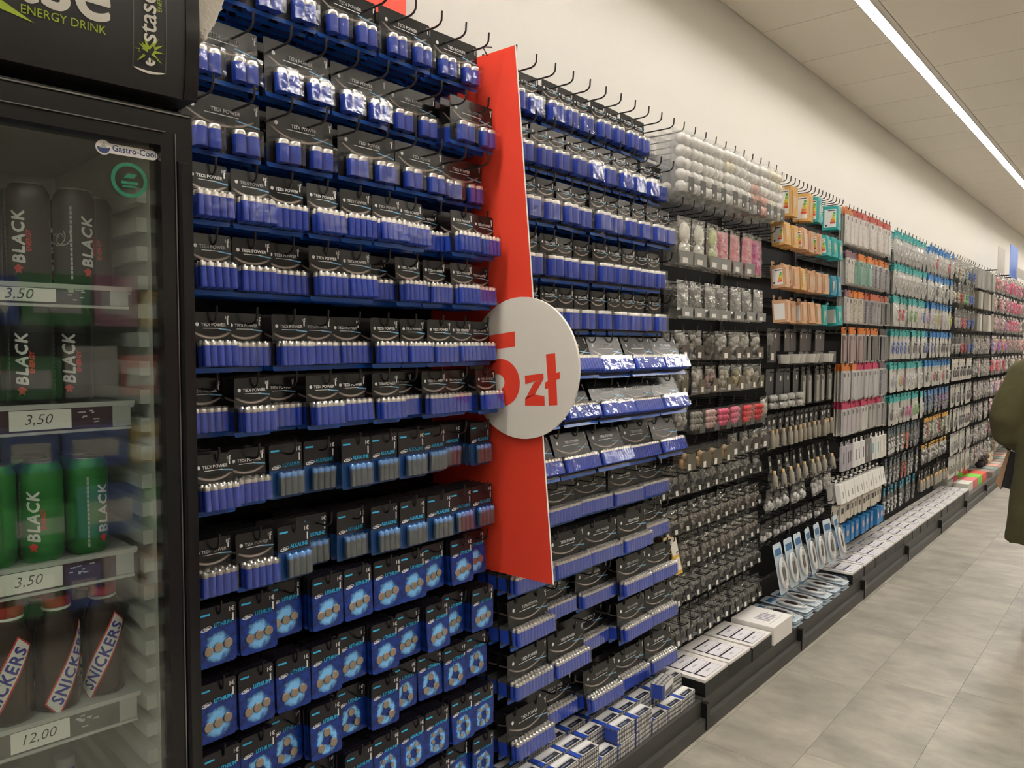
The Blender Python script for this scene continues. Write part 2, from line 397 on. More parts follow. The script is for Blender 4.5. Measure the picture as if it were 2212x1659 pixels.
# ------------------------------------------------------------------ battery cards
def card_power(w_, h_, az, ar):
    t = NT('power_card'); x, y, z = t.xyz()
    zc = az + ar
    d = t.ma('SQRT', t.ma('ADD', t.ma('MULTIPLY', x, x), t.ma('POWER', t.ma('SUBTRACT', z, zc), 2.0)))
    rr = t.ma('SUBTRACT', 1.0, t.ma('DIVIDE', t.ma('ABSOLUTE', t.ma('SUBTRACT', d, ar)), 0.0032), clamp=True)
    low = t.ma('MULTIPLY', t.ma('LESS_THAN', z, az + ar * 0.16), t.ma('GREATER_THAN', x, -w_ * .46))
    fade = t.ma('SUBTRACT', 1.0, t.ma('POWER', t.ma('DIVIDE', t.ma('ABSOLUTE', x), w_ * .5), 3.0), clamp=True)
    arc = t.ma('MULTIPLY', t.ma('MULTIPLY', rr, low), fade)
    c = t.mix(arc, (0.010, 0.010, 0.011), (0.50, 0.41, 0.36))
    sz = t.ma('ABSOLUTE', t.ma('SUBTRACT', z, t.ma('ADD', az + .021, t.ma('MULTIPLY', x, -0.12))))
    st = t.ma('MULTIPLY', t.ma('SUBTRACT', 1.0, t.ma('DIVIDE', sz, 0.002), clamp=True), t.ma('GREATER_THAN', x, w_ * .18))
    c = t.mix(st, c, (0.25, 0.55, 0.85))
    c = t.mix(t.ma('LESS_THAN', z, -h_ + .032), c, (0.008, 0.085, 0.42))
    c = t.mix(t.rect(x, z, -.014, .014, -.024, -.019), c, (0.0, 0.0, 0.0))
    return t.pbr(c, 0.22, spec=0.5)
def card_mesh(w_, h_, mt, top=.022, th=.0009, r=.005):
    return MB().prism(rrect(-w_ / 2, w_ / 2, top - h_, top, r), -th / 2, th / 2).build('card', mt)
def power_letters(w_, z, s, small=True):
    b = MB(); pts = [(-w_ * .36 + s * .42 * math.cos(a * PI / 5), z + s * .34 + s * .42 * math.sin(a * PI / 5)) for a in range(10)]
    b.flat(pts, -.0008); b.text('TEDi POWER', s * .98, w_ * .05, z, -.0008, bold=.00034, space=1.04)
    if small: b.box(-w_ * .22, w_ * .22, -.0008, -.0007, z - s * .55, z - s * .42)
    return b.build('lettering', INKW)
def price_mark(w_): return MB().text('1€', .0095, w_ * .5 - .0085, .008, -.0008, bold=.0002).box(w_ * .5 - .009, w_ * .5 - .006, -.0008, -.0007, -.003, .0082).build('price_mark', INKW)
def cell_mesh(r, h, body, top, n=10, nub=.004, band=.16):
    p = [(r * .96, 0), (r, .0015), (r, h * (1 - band)), (r, h * .985), (r * .93, h), (r * .42, h), (r * .4, h + nub)]
    return MB().lathe(p, n, mis=[0, 0, 1, 1, 1, 1]).build('cell', [body, top])
CELL_C = cell_mesh(.0150, .050, BLUE, SILVER, 12, .0015, .2)
CELL_D = cell_mesh(.0182, .062, BLUE, SILVER, 12, .0015, .17)
CELL_AA = cell_mesh(.0078, .050, BLUE, SILVER, 9, .0035, .17)
CELL_AL = cell_mesh(.0078, .050, GREYCELL, BLUETIP, 9, .003, .2)
def blis(x0, x1, z0, z1, d, mt=BLISTER): return MB().frust(x0, x1, z0, z1, -.0005, -d, .003).build('blister', mt)
# C cells, two pairs on a wide card
W, H = .178, .131
C_CARD = card_mesh(W, H, card_power(W, H, -.040, .14)); C_LET = power_letters(W, -.012, .0115); C_BL = blis(-.036, .036, -.031, .031, .034)
SP_C = [('card', C_CARD, (0, 0, 0), None), ('lettering', C_LET, (0, 0, 0), 0), ('price_mark', price_mark(0.178), (0, 0, 0), 0)]
for sx in (-.043, .045):
    SP_C.append(('blister', C_BL, (sx, 0, -.073), None))
    for q in (-.0155, .0155): SP_C.append(('cell', CELL_C, (sx + q, -.0165, -.099), None))
# AA cells, ten on a narrow card
W, H = .088, .125
AA_CARD = card_mesh(W, H, card_power(W, H, -.031, .075)); AA_LET = power_letters(W, -.007, .0095)
SP_AA = [('card', AA_CARD, (0, 0, 0), None), ('lettering', AA_LET, (0, 0, 0), 0), ('price_mark', price_mark(0.088), (0, 0, 0), 0), ('blister', blis(-.041, .043, -.0925, -.035, .035), (0, 0, 0), None)]
for q in range(5):
    SP_AA.append(('cell', CELL_AA, (-.031 + q * .0160, -.0255, -.091), None))
for q in range(5):
    SP_AA.append(('cell', CELL_AA, (-.031 + q * .0160, -.0092, -.091), None))
# D cells, a pair per card
W, H = .091, .150
D_CARD = card_mesh(W, H, card_power(W, H, -.026, .075)); D_LET = power_letters(W, -.006, .009)
SP_D = [('card', D_CARD, (0, 0, 0), None), ('lettering', D_LET, (0, 0, 0), 0), ('price_mark', price_mark(0.091), (0, 0, 0), 0), ('blister', blis(-.039, .039, -.114, -.042, .041), (0, 0, 0), None)]
for q in (-.0185, .0185): SP_D.append(('cell', CELL_D, (q, -.020, -.110), None))
# twenty-four AA cells on a wide card
W, H = .198, .150
P_CARD = card_mesh(W, H, card_power(W, H, -.047, .17)); P_LET = power_letters(W, -.014, .0135)
SP_P = [('card', P_CARD, (0, 0, 0), None), ('lettering', P_LET, (0, 0, 0), 0), ('price_mark', price_mark(0.198), (0, 0, 0), 0), ('blister', blis(-.095, .095, -.112, -.055, .036), (0, 0, 0), None)]
for y_ in (-.0255, -.0092):
    for q in range(12): SP_P.append(('cell', CELL_AA, (-.0863 + q * .0157, y_, -.1105), None))
# alkaline: four grey cells under a blue blister
def plain_card(name, h_, split_, top, low):
    t = NT(name); x, y, z = t.xyz()
    c = t.mix(t.ma('LESS_THAN', z, split_), top, low)
    return t.pbr(c, 0.3)
W, H = .088, .122
AL_CARD = card_mesh(W, H, plain_card('alkaline_card', H, -.036, (0.012, 0.010, 0.012), (0.008, 0.05, 0.17)))
def swoosh(b, x, z, w_, mi=0):
    p = [(x + w_ * math.cos(a) , z + w_ * .36 * math.sin(a) + w_ * .15 * math.cos(a)) for a in [i * PI / 7 for i in range(14)]]
    n = len(p)
    q = [(x + w_ * .08 + .80 * (px - x), z + w_ * .06 + .66 * (pz - z)) for px, pz in p]
    b.add([(px, -.0008, pz) for px, pz in p + q], [(i, (i + 1) % n, n + (i + 1) % n, n + i) for i in range(n)], mi)
def band_letters(word, w_, z, s):
    b = MB(); b.text(word, s, w_ * .14, z, -.0008, mi=1, bold=s * .035, sx=.86)
    swoosh(b, -w_ * .30, z + .001, w_ * .14); b.box(-w_ * .36, -w_ * .22, -.0009, -.0008, z - .0004, z + .0030)
    b.text('1€', .0125, w_ * .5 - .011, .004, -.0008, bold=.0003); b.box(w_ * .5 - .010, w_ * .5 - .0065, -.0008, -.0007, -.018, -.001)
    b.box(-w_ * .45, -w_ * .2, -.0008, -.0007, .006, .010, 1)
    return b.build('lettering', [INKW, INKC])
AL_LET = band_letters('ALKALINE', W, -.030, .0125)
SP_AL = [('card', AL_CARD, (0, 0, 0), None), ('lettering', AL_LET, (0, 0, 0), 0), ('blister', blis(-.030, .040, -.094, -.036, .018, BLISTERB), (0, 0, 0), None)]
for q in range(4): SP_AL.append(('cell', CELL_AL, (-.020 + q * .0168, -.0092, -.092), None))
# coin cells on a blue card with a printed burst pattern
def coin_card(name, mode):
    t = NT(name); x, y, z = t.xyz()
    nz = t.noise(55, 4, None, 0.65)
    dz = t.ma('SUBTRACT', z, -.066)
    d = t.ma('SQRT', t.ma('ADD', t.ma('MULTIPLY', x, x), t.ma('MULTIPLY', dz, t.ma('MULTIPLY', dz, 0.8))))
    d = t.ma('ADD', d, t.ma('MULTIPLY', t.ma('SUBTRACT', nz, 0.5), 0.030))
    if mode == 'bar':
        hole = t.ma('ABSOLUTE', t.ma('SUBTRACT', dz, t.ma('MULTIPLY', x, 0.2)))
        g = t.ma('MULTIPLY', t.ma('SUBTRACT', 1.0, t.ma('DIVIDE', d, 0.030), clamp=True), t.ma('MULTIPLY', hole, 90.0, clamp=True))
        g = t.ma('MULTIPLY', g, 1.9, clamp=True)
    else:
        g = t.ma('SUBTRACT', 1.0, t.ma('DIVIDE', t.ma('ABSOLUTE', t.ma('SUBTRACT', d, 0.021)), 0.010), clamp=True)
    bg = t.mix(t.ma('MULTIPLY', t.ma('SUBTRACT', nz, 0.35), 2.5, clamp=True), (0.004, 0.014, 0.10), (0.008, 0.06, 0.42))
    c = t.mix(t.ma('MULTIPLY', g, 1.4, clamp=True), bg, (0.22, 0.58, 1.0))
    c = t.mix(t.ma('GREATER_THAN', z, -.020), c, (0.008, 0.007, 0.011))
    return t.pbr(c, 0.28)
W, H = .086, .125
COIN = mat('coin_steel', (0.42, 0.36, 0.31), 0.32, 0.85)
def coin_mesh(r): return MB().lathe([(r, 0), (r, .0030), (r * .86, .0036)], 14).build('coin_cell', COIN)
def coin_spec(name, mode, word, spots, r):
    cm = coin_mesh(r); rot = Matrix.Rotation(PI / 2, 4, 'X'); cm.transform(rot)
    s = [('card', card_mesh(W, H, coin_card(name, mode), th=.004, r=.008), (0, 0, 0), None), ('lettering', LITH if word else ALKS, (0, -.0022, 0), 0)]
    for px, pz in spots: s.append(('coin_cell', cm, (px, -.002, pz), None))
    return s
LITH = band_letters('LITHIUM', W, -.022, .0125); ALKS = band_letters('ALKALINE', W, -.022, .011)
SP_K3 = coin_spec('lithium_card', 'bar', 1, [(-.022, -.069), (0, -.066), (.022, -.062)], .0102)
SP_KT = coin_spec('lithium_card_ring', 'ring', 1, [(0, -.046), (-.017, -.079), (.018, -.076)], .0100)
SP_K6 = coin_spec('button_card', 'ring', 0, [(-.014, -.044), (.010, -.042), (-.016, -.064), (.014, -.062), (-.010, -.084), (.012, -.084)], .0062)
# cards further back on a hook: card and the row of cells in one simple mesh
def simple_pack(w_, h_, lumps, th=.0009):
    b = MB().prism(rrect(-w_ / 2, w_ / 2, .022 - h_, .022, .004, 1), -th / 2, th / 2, 0)
    for x0, x1, z0, z1, d in lumps:
        zs = z1 - (z1 - z0) * .19
        b.box(x0, x1, -d, -.0005, z0, zs, 1); b.box(x0, x1, -d, -.0005, zs, z1, 2)
    return b
BK_C = simple_pack(.178, .131, [(-.0735, -.0125, -.099, -.049, .030), (.0145, .0755, -.099, -.049, .030)]).build('battery_card', [C_CARD.materials[0], BLUE, SILVER])
BK_AA = simple_pack(.088, .125, [(-.039, .041, -.091, -.041, .032)]).build('battery_card', [AA_CARD.materials[0], BLUE, SILVER])
BK_D = simple_pack(.091, .150, [(-.037, .037, -.110, -.048, .037)]).build('battery_card', [D_CARD.materials[0], BLUE, SILVER])
BK_P = simple_pack(.198, .150, [(-.094, .094, -.1105, -.0605, .033)]).build('battery_card', [P_CARD.materials[0], BLUE, SILVER])
BK_AL = simple_pack(.088, .122, [(-.028, .038, -.092, -.042, .017)]).build('battery_card', [AL_CARD.materials[0], GREYCELL, BLUETIP])
BK_K = simple_pack(.086, .125, [], .004).build('coin_cell_card', [SP_K3[0][1].materials[0]])
BK_KT = simple_pack(.086, .125, [], .004).build('coin_cell_card', [SP_KT[0][1].materials[0]])
BK = {'C': (BK_C, .036, 4), 'AA': (BK_AA, .038, 3), 'D': (BK_D, .043, 3), 'P': (BK_P, .040, 3), 'AL': (BK_AL, .021, 4), 'K3': (BK_K, .0075, 6), 'KT': (BK_KT, .0075, 6), 'K6': (BK_KT, .0075, 5)}
SP = {'C': SP_C, 'AA': SP_AA, 'D': SP_D, 'P': SP_P, 'AL': SP_AL, 'K3': SP_K3, 'KT': SP_KT, 'K6': SP_K6}
WHAT = {'C': 'wide black card of four thick blue cells', 'AA': 'black card of slim blue cells', 'D': 'black card with a pair of fat blue cells', 'P': 'wide black card of many slim blue cells',
        'AL': 'black card of four grey alkaline cells', 'K3': 'blue card of three coin cells in line', 'KT': 'blue card of three coin cells in a triangle', 'K6': 'blue card of six button cells'}
REAR = {'C': 'wide black battery card', 'AA': 'narrow black blue-cell card', 'D': 'black fat-cell card', 'P': 'wide black many-cell card', 'AL': 'narrow black alkaline card', 'K3': 'blue coin cell card', 'KT': 'blue triangle coin cell card', 'K6': 'blue button cell card'}
NAMES = {'C': 'wide_battery_card', 'AA': 'slim_battery_card', 'D': 'fat_battery_card', 'P': 'bulk_battery_card', 'AL': 'alkaline_card', 'K3': 'coin_cell_card', 'KT': 'coin_cell_card', 'K6': 'button_cell_card'}
COUNT = {}
def pack(kind, bay, row, y, x, tilt=0.0, rz=0.0, back=None, zoff=0.0):
    z = ROWZ[bay][row] - 0.035 + zoff
    name = NAMES[kind]
    i = COUNT[(bay, row)] = COUNT.get((bay, row), -1) + 1
    nth = NTH[i] + (' from fridge, ' if bay == 1 else ' past price sign, ') + ORD[row] + ' row'
    where = ORD[row] + ' row ' + PLACE[bay]
    put(SP[kind], name, (x, y, z), (tilt, 0, AISLE + rz), WHAT[kind] + ', ' + nth, 'battery pack', 'front ' + name.replace('_', ' ') + 's, ' + where)
    bm, step, nb = BK[kind]
    nb = nb if back is None else back
    for i in range(1, nb + 1):
        xb = x - (step + .002) * i - random.uniform(0, .002)
        if xb < 0.045: break
        o = obj(name, bm, None, (xb, y + jit(.004), z), (tilt + jit(.006), 0, AISLE + rz + jit(.012)))
        tag(o, REAR[kind] + ' hanging behind the ' + nth, 'battery pack', 'rear ' + name.replace('_', ' ') + 's, ' + where)
HY = [0.7185 + .0915 * i for i in range(11)]
# bay 1
for r in range(3):
    for y in HY: hook(1, r, y)
    ys = [[.84, 1.022, 1.205, 1.385, 1.575], [.87, 1.055, 1.24, 1.42, 1.60], [.872, 1.06, 1.25, 1.43, 1.602]][r]
    for i, y in enumerate(ys):
        pack('C', 1, r, y, .262 + jit(.012) + (.03 if (r, i) == (1, 4) else 0), -.03 + jit(.03), jit(.04))
for r in range(3, 14):
    for i in range(1, 11): hook(1, r, HY[i] + jit(.004))
    for i in range(1, 11):
        y = HY[i] - .006 + jit(.005)
        if r <= 6: k = 'AA'
        elif r <= 8: k = 'AA' if i <= 2 else 'AL'
        elif r <= 10: k = 'K3'
        elif r == 11: k = 'KT'
        else: k = 'K6' if i >= 5 or r == 13 else 'KT'
        if r == 8 and i >= 9: y += .0
        x = .322 + random.choice([0, 0, .008, -.012, -.02, -.045])
        if r in (5,) and i == 5: x -= .04
        tl = -.05 + jit(.05) if k in ('AA',) else jit(.04)
        if k[0] == 'K': tl = -.03 + jit(.05); x = .325 + random.choice([0, 0, -.02, .005, -.035])
        pack(k, 1, r, y, x, tl, jit(.06) - (.03 if k[0] == 'K' else 0), None)
# bay 2
H2 = [1.754 + .0945 * i for i in range(11)]
for r in range(5):
    for i in range(11):
        hook(2, r, H2[i])
        if i == 10 and r not in (1, 2): continue
        x = [.235, .268, .30, .312, .315][r] + jit(.008)
        pack('D', 2, r, H2[i] + (jit(.003) if i else .005), x, -.02 + jit(.03), jit(.04) if i else 0.0)
for r in range(5, 13):
    for i in range(10): hook(2, r, 1.765 + .1035 * i)
    ys = [1.824, 2.035, 2.240, 2.443, 2.645] if r < 8 else [1.824, 2.026, 2.229, 2.432, 2.636]
    tl = {5: -.42, 6: -.45, 7: -.35}.get(r, -.05)
    for i, y in enumerate(ys):
        x = .335 + jit(.012) - (.05 if (r, i) in ((10, 1), (10, 2), (11, 2), (12, 1), (9, 4)) else 0) + (.02 if r < 8 and i == 4 else 0)
        pack('P', 2, r, y, min(x, .333) - (.04 if r == 8 else 0), tl + jit(.06), jit(.03))

# ------------------------------------------------------------------ red price sign between the battery bays
SY = 1.702
zt, zb = 2.365, 0.842
def sx_at(z): return 0.523 + (0.375 - 0.523) * (z - zb) / (zt - zb)
NS = 14
b = MB()
rows = []
for i in range(NS + 1):
    z = zb + (zt - zb) * i / NS
    rows.append((z, sx_at(z), 0.006 * math.sin(i * .7) * (1 - i / NS)))
v = []; f = []
for side, dy in ((0, 0.0), (1, 0.006)):
    for z, xr, bend in rows:
        for u in (0.0, 0.5, 1.0): v.append((0.03 + (xr - 0.03) * u, bend * (1 - u) + dy, z - (0.010 * (1 - u) if z < zb + .01 else 0)))
q = 3 * (NS + 1)
for i in range(NS):
    for j in range(2):
        a = i * 3 + j
        f.append((a, a + 1, a + 4, a + 3)); f.append((q + a + 1, q + a, q + a + 3, q + a + 4))
ed = []
for i in range(NS): ed += [(i * 3 + 2, q + i * 3 + 2, q + i * 3 + 5, i * 3 + 5), (q + i * 3, i * 3, i * 3 + 3, q + i * 3 + 3)]
for j in range(2): ed += [(j + 1, j, q + j, q + j + 1), (NS * 3 + j, NS * 3 + j + 1, q + NS * 3 + j + 1, q + NS * 3 + j)]
b.add(v, f, 0, True); b.add(v, ed, 1)
sign = bpy.data.objects.new('price_sign', None); COL.objects.link(sign); sign.location = (0, SY, 0)
tag(sign, 'tall red price board with a round off-white disc, between the battery racks', 'sign')
obj('board', b.build('board', [RED, PAPER]), sign)
DISC = mat('disc_white', (0.84, 0.79, 0.70), 0.6)
b = MB(); b.prism([(0.202 * math.cos(2 * PI * k / 56), 0.202 * math.sin(2 * PI * k / 56)) for k in range(56)], -.004, .004)
disc = obj('disc', b.build('disc', DISC), sign, (0.416, -.012, 1.450))
b = MB()
def dp(x, y): return ((x - 388) / 334 * .202, -(y - 415) / 401 * .202)
def dpoly(pts): b.add([(p[0], -.0046, p[1]) for p in (dp(*q) for q in pts)], [tuple(range(len(pts) - 1, -1, -1))])
dpoly([(172, 232), (350, 208), (353, 293), (240, 309), (232, 380), (150, 430)])
ro = []
for k in range(25):
    a = math.radians(-140 + 300 * k / 24); ro.append((dp(262 + 121 * math.cos(a), 503 + 138 * math.sin(a)), dp(245 + 42 * math.cos(a), 500 + 46 * math.sin(a))))
for k in range(24): b.add([(p[0], -.0046, p[1]) for p in (ro[k][0], ro[k][1], ro[k + 1][1], ro[k + 1][0])], [(0, 1, 2, 3)])
dpoly([(413, 457), (523, 440), (525, 468), (416, 505)]); dpoly([(525, 468), (472, 562), (416, 590), (468, 492)]); dpoly([(416, 582), (472, 560), (530, 565), (533, 618), (415, 625)])
dpoly([(537, 335), (590, 328), (597, 435), (617, 430), (617, 465), (598, 473), (605, 610), (555, 616), (551, 520), (533, 528), (533, 490), (549, 482)])
obj('lettering', b.build('lettering', RED), disc)
# clips holding the sign to a hook
obj('clip', MB().tube([(.05, 0, 0), (.05, -.02, .02), (.05, .02, .03)], .002).build('clip', HOOK), sign, (0.22, 0, 2.36))
o = bpy.data.objects.new('header_board', None); COL.objects.link(o); o.location = (0.03, 1.05, 2.60)
tag(o, 'red header board standing above the battery cards beside drinks fridge', 'sign')
obj('panel', MB().box(-.006, .006, -.56, .545, -.19, .22).build('panel', RED), o)
obj('bracket', MB().box(-.012, -.004, -.5, -.48, -.3, -.1).box(-.012, -.004, .44, .46, -.3, -.1).build('bracket', BLACK_METAL), o)

# ------------------------------------------------------------------ drinks fridge
SF = 1.2 / 0.95
def S(u): return u * SF
def Zf(z): return 1.52 + (z - 1.52) * SF
_v = _F + _R * ((425 - 1106) / 1661.0) - _U2 * ((900 - 829.5) / 1661.0)
FP = CAM + _v * 1.2; FP.z = 0
FROT = math.radians(85.14)
fr = bpy.data.objects.new('drinks_fridge', None); COL.objects.link(fr); fr.location = FP; fr.rotation_euler = (0, 0, FROT)
tag(fr, 'black glass-door drinks fridge with a curved energy drink canopy', 'fridge')
FBLK = mat('fridge_black', (0.007, 0.007, 0.008), 0.2)
FBLK2 = mat('fridge_canopy', (0.014, 0.013, 0.0135), 0.45)
FIN = mat('fridge_inside', (0.52, 0.54, 0.50), 0.5)
FGREY = mat('fridge_clip_grey', (0.42, 0.43, 0.41), 0.5)
FW, DT = 0.60, 0.05
# cabinet shell: sides, back, floor, roof
b = MB(); b.box(-FW, -FW + .035, DT, .60, .10, 1.90); b.box(-.035, 0, DT, .60, .10, 1.90); b.box(-FW, 0, .565, .60, .10, 1.90)
b.box(-FW, 0, DT, .60, 1.86, 1.90); b.box(-FW, 0, DT, .60, .10, .26); b.box(-FW + .03, -.03, DT + .06, .57, 0, .10)
obj('cabinet', b.build('cabinet', FBLK), fr)
b = MB(); b.box(-FW + .035, -FW + .045, DT, .565, .26, 1.86); b.box(-.047, -.035, DT, .565, .26, 1.86); b.box(-FW + .045, -.047, .552, .565, .26, 1.86)
b.box(-FW + .045, -.047, DT, .565, 1.845, 1.86)
lin = obj('liner', b.build('liner', FIN), fr)
b = MB()
rib = MB().box(-.062, -.046, .062, .50, -.011, .011).build('shelf_rib', FIN)
z = 0.50
while z < 1.75:
    obj('shelf_rib', rib, lin, (0, 0, z)); z += .0445
# door frame with glass
GT, GR = Zf(1.752), -.047
door = obj('door', MB().box(-FW, 0, 0, DT - .004, GT, Zf(1.794)).box(-FW, 0, 0, DT - .004, .12, .20).box(-FW, -FW - GR, 0, DT - .004, .20, GT).box(GR, 0, 0, DT - .004, .20, GT).build('door', FBLK), fr)
TRIM = mat('door_trim', (0.30, 0.30, 0.30), 0.18, 0.9)
b = MB().box(-FW, -.004, -.004, 0, Zf(1.794) - .0055, Zf(1.794) - .0035).box(-FW + .047, GR + .006, -.004, 0, GT + .019, GT + .0205).box(-.0268, -.0254, -.003, 0, .25, GT + .02)
obj('trim', b.build('trim', TRIM), door)
obj('handle', MB().frust(-.024, -.006, .8, GT - .02, 0, -.010, .004).build('handle', FBLK), door)
GLASS = clear('fridge_glass', tint=(0.91, 0.94, 0.92), gl=0.05, edge=0.30, rough=0.02, haze=0.006)
obj('glass', MB().box(-FW - GR - .004, GR + .004, .014, .020, .198, GT + .002).build('glass', GLASS), door)
# canopy with a bulging face
CB, CT = Zf(1.810), 2.16
def cv(z): return -.004 - .014 * math.sin(PI * max(0.0, min(1.0, (z - CB) / (CT - CB))) ** 0.8)
b = MB()
NC = 16
pr_ = [(cv(CB + (CT - CB) * i / NC), CB + (CT - CB) * i / NC) for i in range(NC + 1)]
v = [(x, y, z) for x in (-FW, .004) for y, z in pr_]; n = NC + 1
b.add(v, [(i, n + i, n + i + 1, i + 1) for i in range(NC)], 0, True)
v2 = v + [(-FW, .30, CT), (-FW, .30, CB), (.004, .30, CT), (.004, .30, CB)]; e = 2 * n
b.add(v2, [(NC, n + NC, e + 2, e), (0, e + 1, e + 3, n), (e, e + 2, e + 3, e + 1), tuple(list(range(NC, -1, -1)) + [e + 1, e]), tuple(list(range(n, 2 * n)) + [e + 2, e + 3])], 0)
can = obj('canopy', b.build('canopy', FBLK2), fr)
b = MB()
for x0, x1 in ((-.014, .006), (-FW - .004, -FW + .02)):
    v = [(x, y - .003, z) for x in (x0, x1) for y, z in pr_]
    b.add(v, [(i, n + i, n + i + 1, i + 1) for i in range(NC)], 0, True)
    w_ = v + [(p[0], p[1] + .012, p[2]) for p in v]
    b.add(w_, [(i + 1, i, 2 * n + i, 2 * n + i + 1) for i in range(NC)] + [(n + i, n + i + 1, 3 * n + i + 1, 3 * n + i) for i in range(NC)], 0)
obj('end_trim', b.build('end_trim', FBLK), can)
LIME = mat('ink_lime', (0.36, 0.48, 0.03), 0.5); CREAM = mat('ink_cream', (0.80, 0.78, 0.70), 0.5)
b = MB()
yb = -.0012
def burst(b, x, z, r, mi, n=9, seed=3, rot=0.0):
    R = random.Random(seed)
    for k in range(n):
        a = rot + 2 * PI * k / n + R.uniform(-.2, .2); l = r * R.uniform(.6, 1.05)
        p = [(x + .16 * r * math.cos(a - .9), z + .16 * r * math.sin(a - .9)), (x + l * math.cos(a), z + l * math.sin(a)), (x + .16 * r * math.cos(a + .9), z + .16 * r * math.sin(a + .9))]
        b.flat(p, yb, mi, curve=cv)
b.text('stase', .104, -.116, Zf(1.8715), yb, 0, 'RIGHT', bold=.0016, curve=cv)
b.text('e', .094, -.49, Zf(1.8735), yb, 0, 'RIGHT', bold=.0012, curve=cv)
b.text('ENERGY DRINK', .0158, -.124, Zf(1.8585), yb, 1, 'RIGHT', curve=cv, sx=.93)
burst(b, -.39, Zf(1.90), .19, 1, 15, 3)
b.text('x', .12, -.35, Zf(1.8735), yb - .0006, 2, 'RIGHT', bold=.003, curve=cv)
obj('lettering', b.build('lettering', [CREAM, LIME, FBLK2]), can)
# the can drawn on the canopy
b = MB(); cx, hw, zb_, zt_ = S(-.0515), .0235, Zf(1.8320), CT - .02
ns = 10
b.flat([(cx - hw * .9 + hw * 1.8 * k / ns, zb_ - .004 * math.sin(PI * k / ns)) for k in range(ns + 1)] + [(cx + hw * .9 - hw * 1.8 * k / ns, zb_ - .0012 - .002 * math.sin(PI * k / ns) + .0028) for k in range(ns + 1)], yb, 0, curve=cv)
for sx_ in (-1, 1):
    zs = [zb_ + (zt_ - zb_) * i / 12 for i in range(13)]
    b.add([(cx + sx_ * (hw - d_), cv(zz) + yb, zz) for zz in zs for d_ in (0, .0014)], [(2 * i, 2 * i + 1, 2 * i + 3, 2 * i + 2) for i in range(12)], 3)
burst(b, cx - .001, zb_ + .027, .0235, 1, 14, 5)
b.text('stase', .036, cx + .008, zb_ + .038, yb - .0005, 0, 'LEFT', rot=PI / 2, curve=cv, bold=.0004)
b.text('e', .030, cx + .007, zb_ + .006, yb - .0005, 0, 'LEFT', rot=PI / 2, curve=cv, bold=.0006)
b.text('x', .042, cx + .010, zb_ + .014, yb - .0007, 2, 'LEFT', rot=PI / 2 + .3, curve=cv, bold=.001)
b.text('ENERGY', .0085, cx + .0165, zb_ + .085, yb, 1, 'LEFT', rot=PI / 2, curve=cv)
obj('can_picture', b.build('can_picture', [CREAM, LIME, FBLK2, mat('ink_dim', (0.11, 0.11, 0.09), 0.4)]), can)
# stickers on the glass
b = MB(); x0, x1, z0, z1 = S(-.1045), S(-.0372), Zf(1.7350), Zf(1.7462)
b.prism(rrect(x0 + .006, x1, z0, z1, .0068), .0128, .0135, 0); b.prism([(x0 + .010 + .0105 * math.cos(a * PI / 9), (z0 + z1) / 2 + .0105 * math.sin(a * PI / 9)) for a in range(18)], .0122, .0133, 0)
b.flat([(x0 + .010 + .0086 * math.cos(a * PI / 9), (z0 + z1) / 2 + .0086 * math.sin(a * PI / 9)) for a in range(9, 19)], .0119, 1)
b.flat([(x0 + .0045, (z0 + z1) / 2 - .001), (x0 + .0155, (z0 + z1) / 2 - .001), (x0 + .010, (z0 + z1) / 2 + .007)], .0118, 2)
b.text('Gastro-Cool', .0128, x0 + .0215, z0 + .0040, .0124, 1, 'LEFT', bold=.0002, sx=.93)
obj('brand_sticker', b.build('brand_sticker', [PAPER, mat('ink_navy', (0.03, 0.05, 0.16), 0.5), FGREY]), door)
GREENS = mat('sticker_green', (0.015, 0.19, 0.10), 0.5)
b = MB(); cx, cz = S(-.0692), Zf(1.7078); R1, R0_ = .0255, .0200
b.add([(cx + r_ * math.cos(2 * PI * k / 32), .0130, cz + r_ * math.sin(2 * PI * k / 32)) for k in range(32) for r_ in (R0_, R1)], [(2 * k, 2 * k + 1, (2 * k + 3) % 64, (2 * k + 2) % 64) for k in range(32)], 0)
b.flat([(cx - .008, cz + .002), (cx + .006, cz + .003), (cx + .011, cz + .009), (cx - .002, cz + .010)], .0130, 0)
b.box(cx - .012, cx + .012, .0128, .0131, cz - .006, cz - .002); b.box(cx - .010, cx + .010, .0128, .0131, cz - .011, cz - .008)
obj('eco_sticker', b.build('eco_sticker', [GREENS]), door)
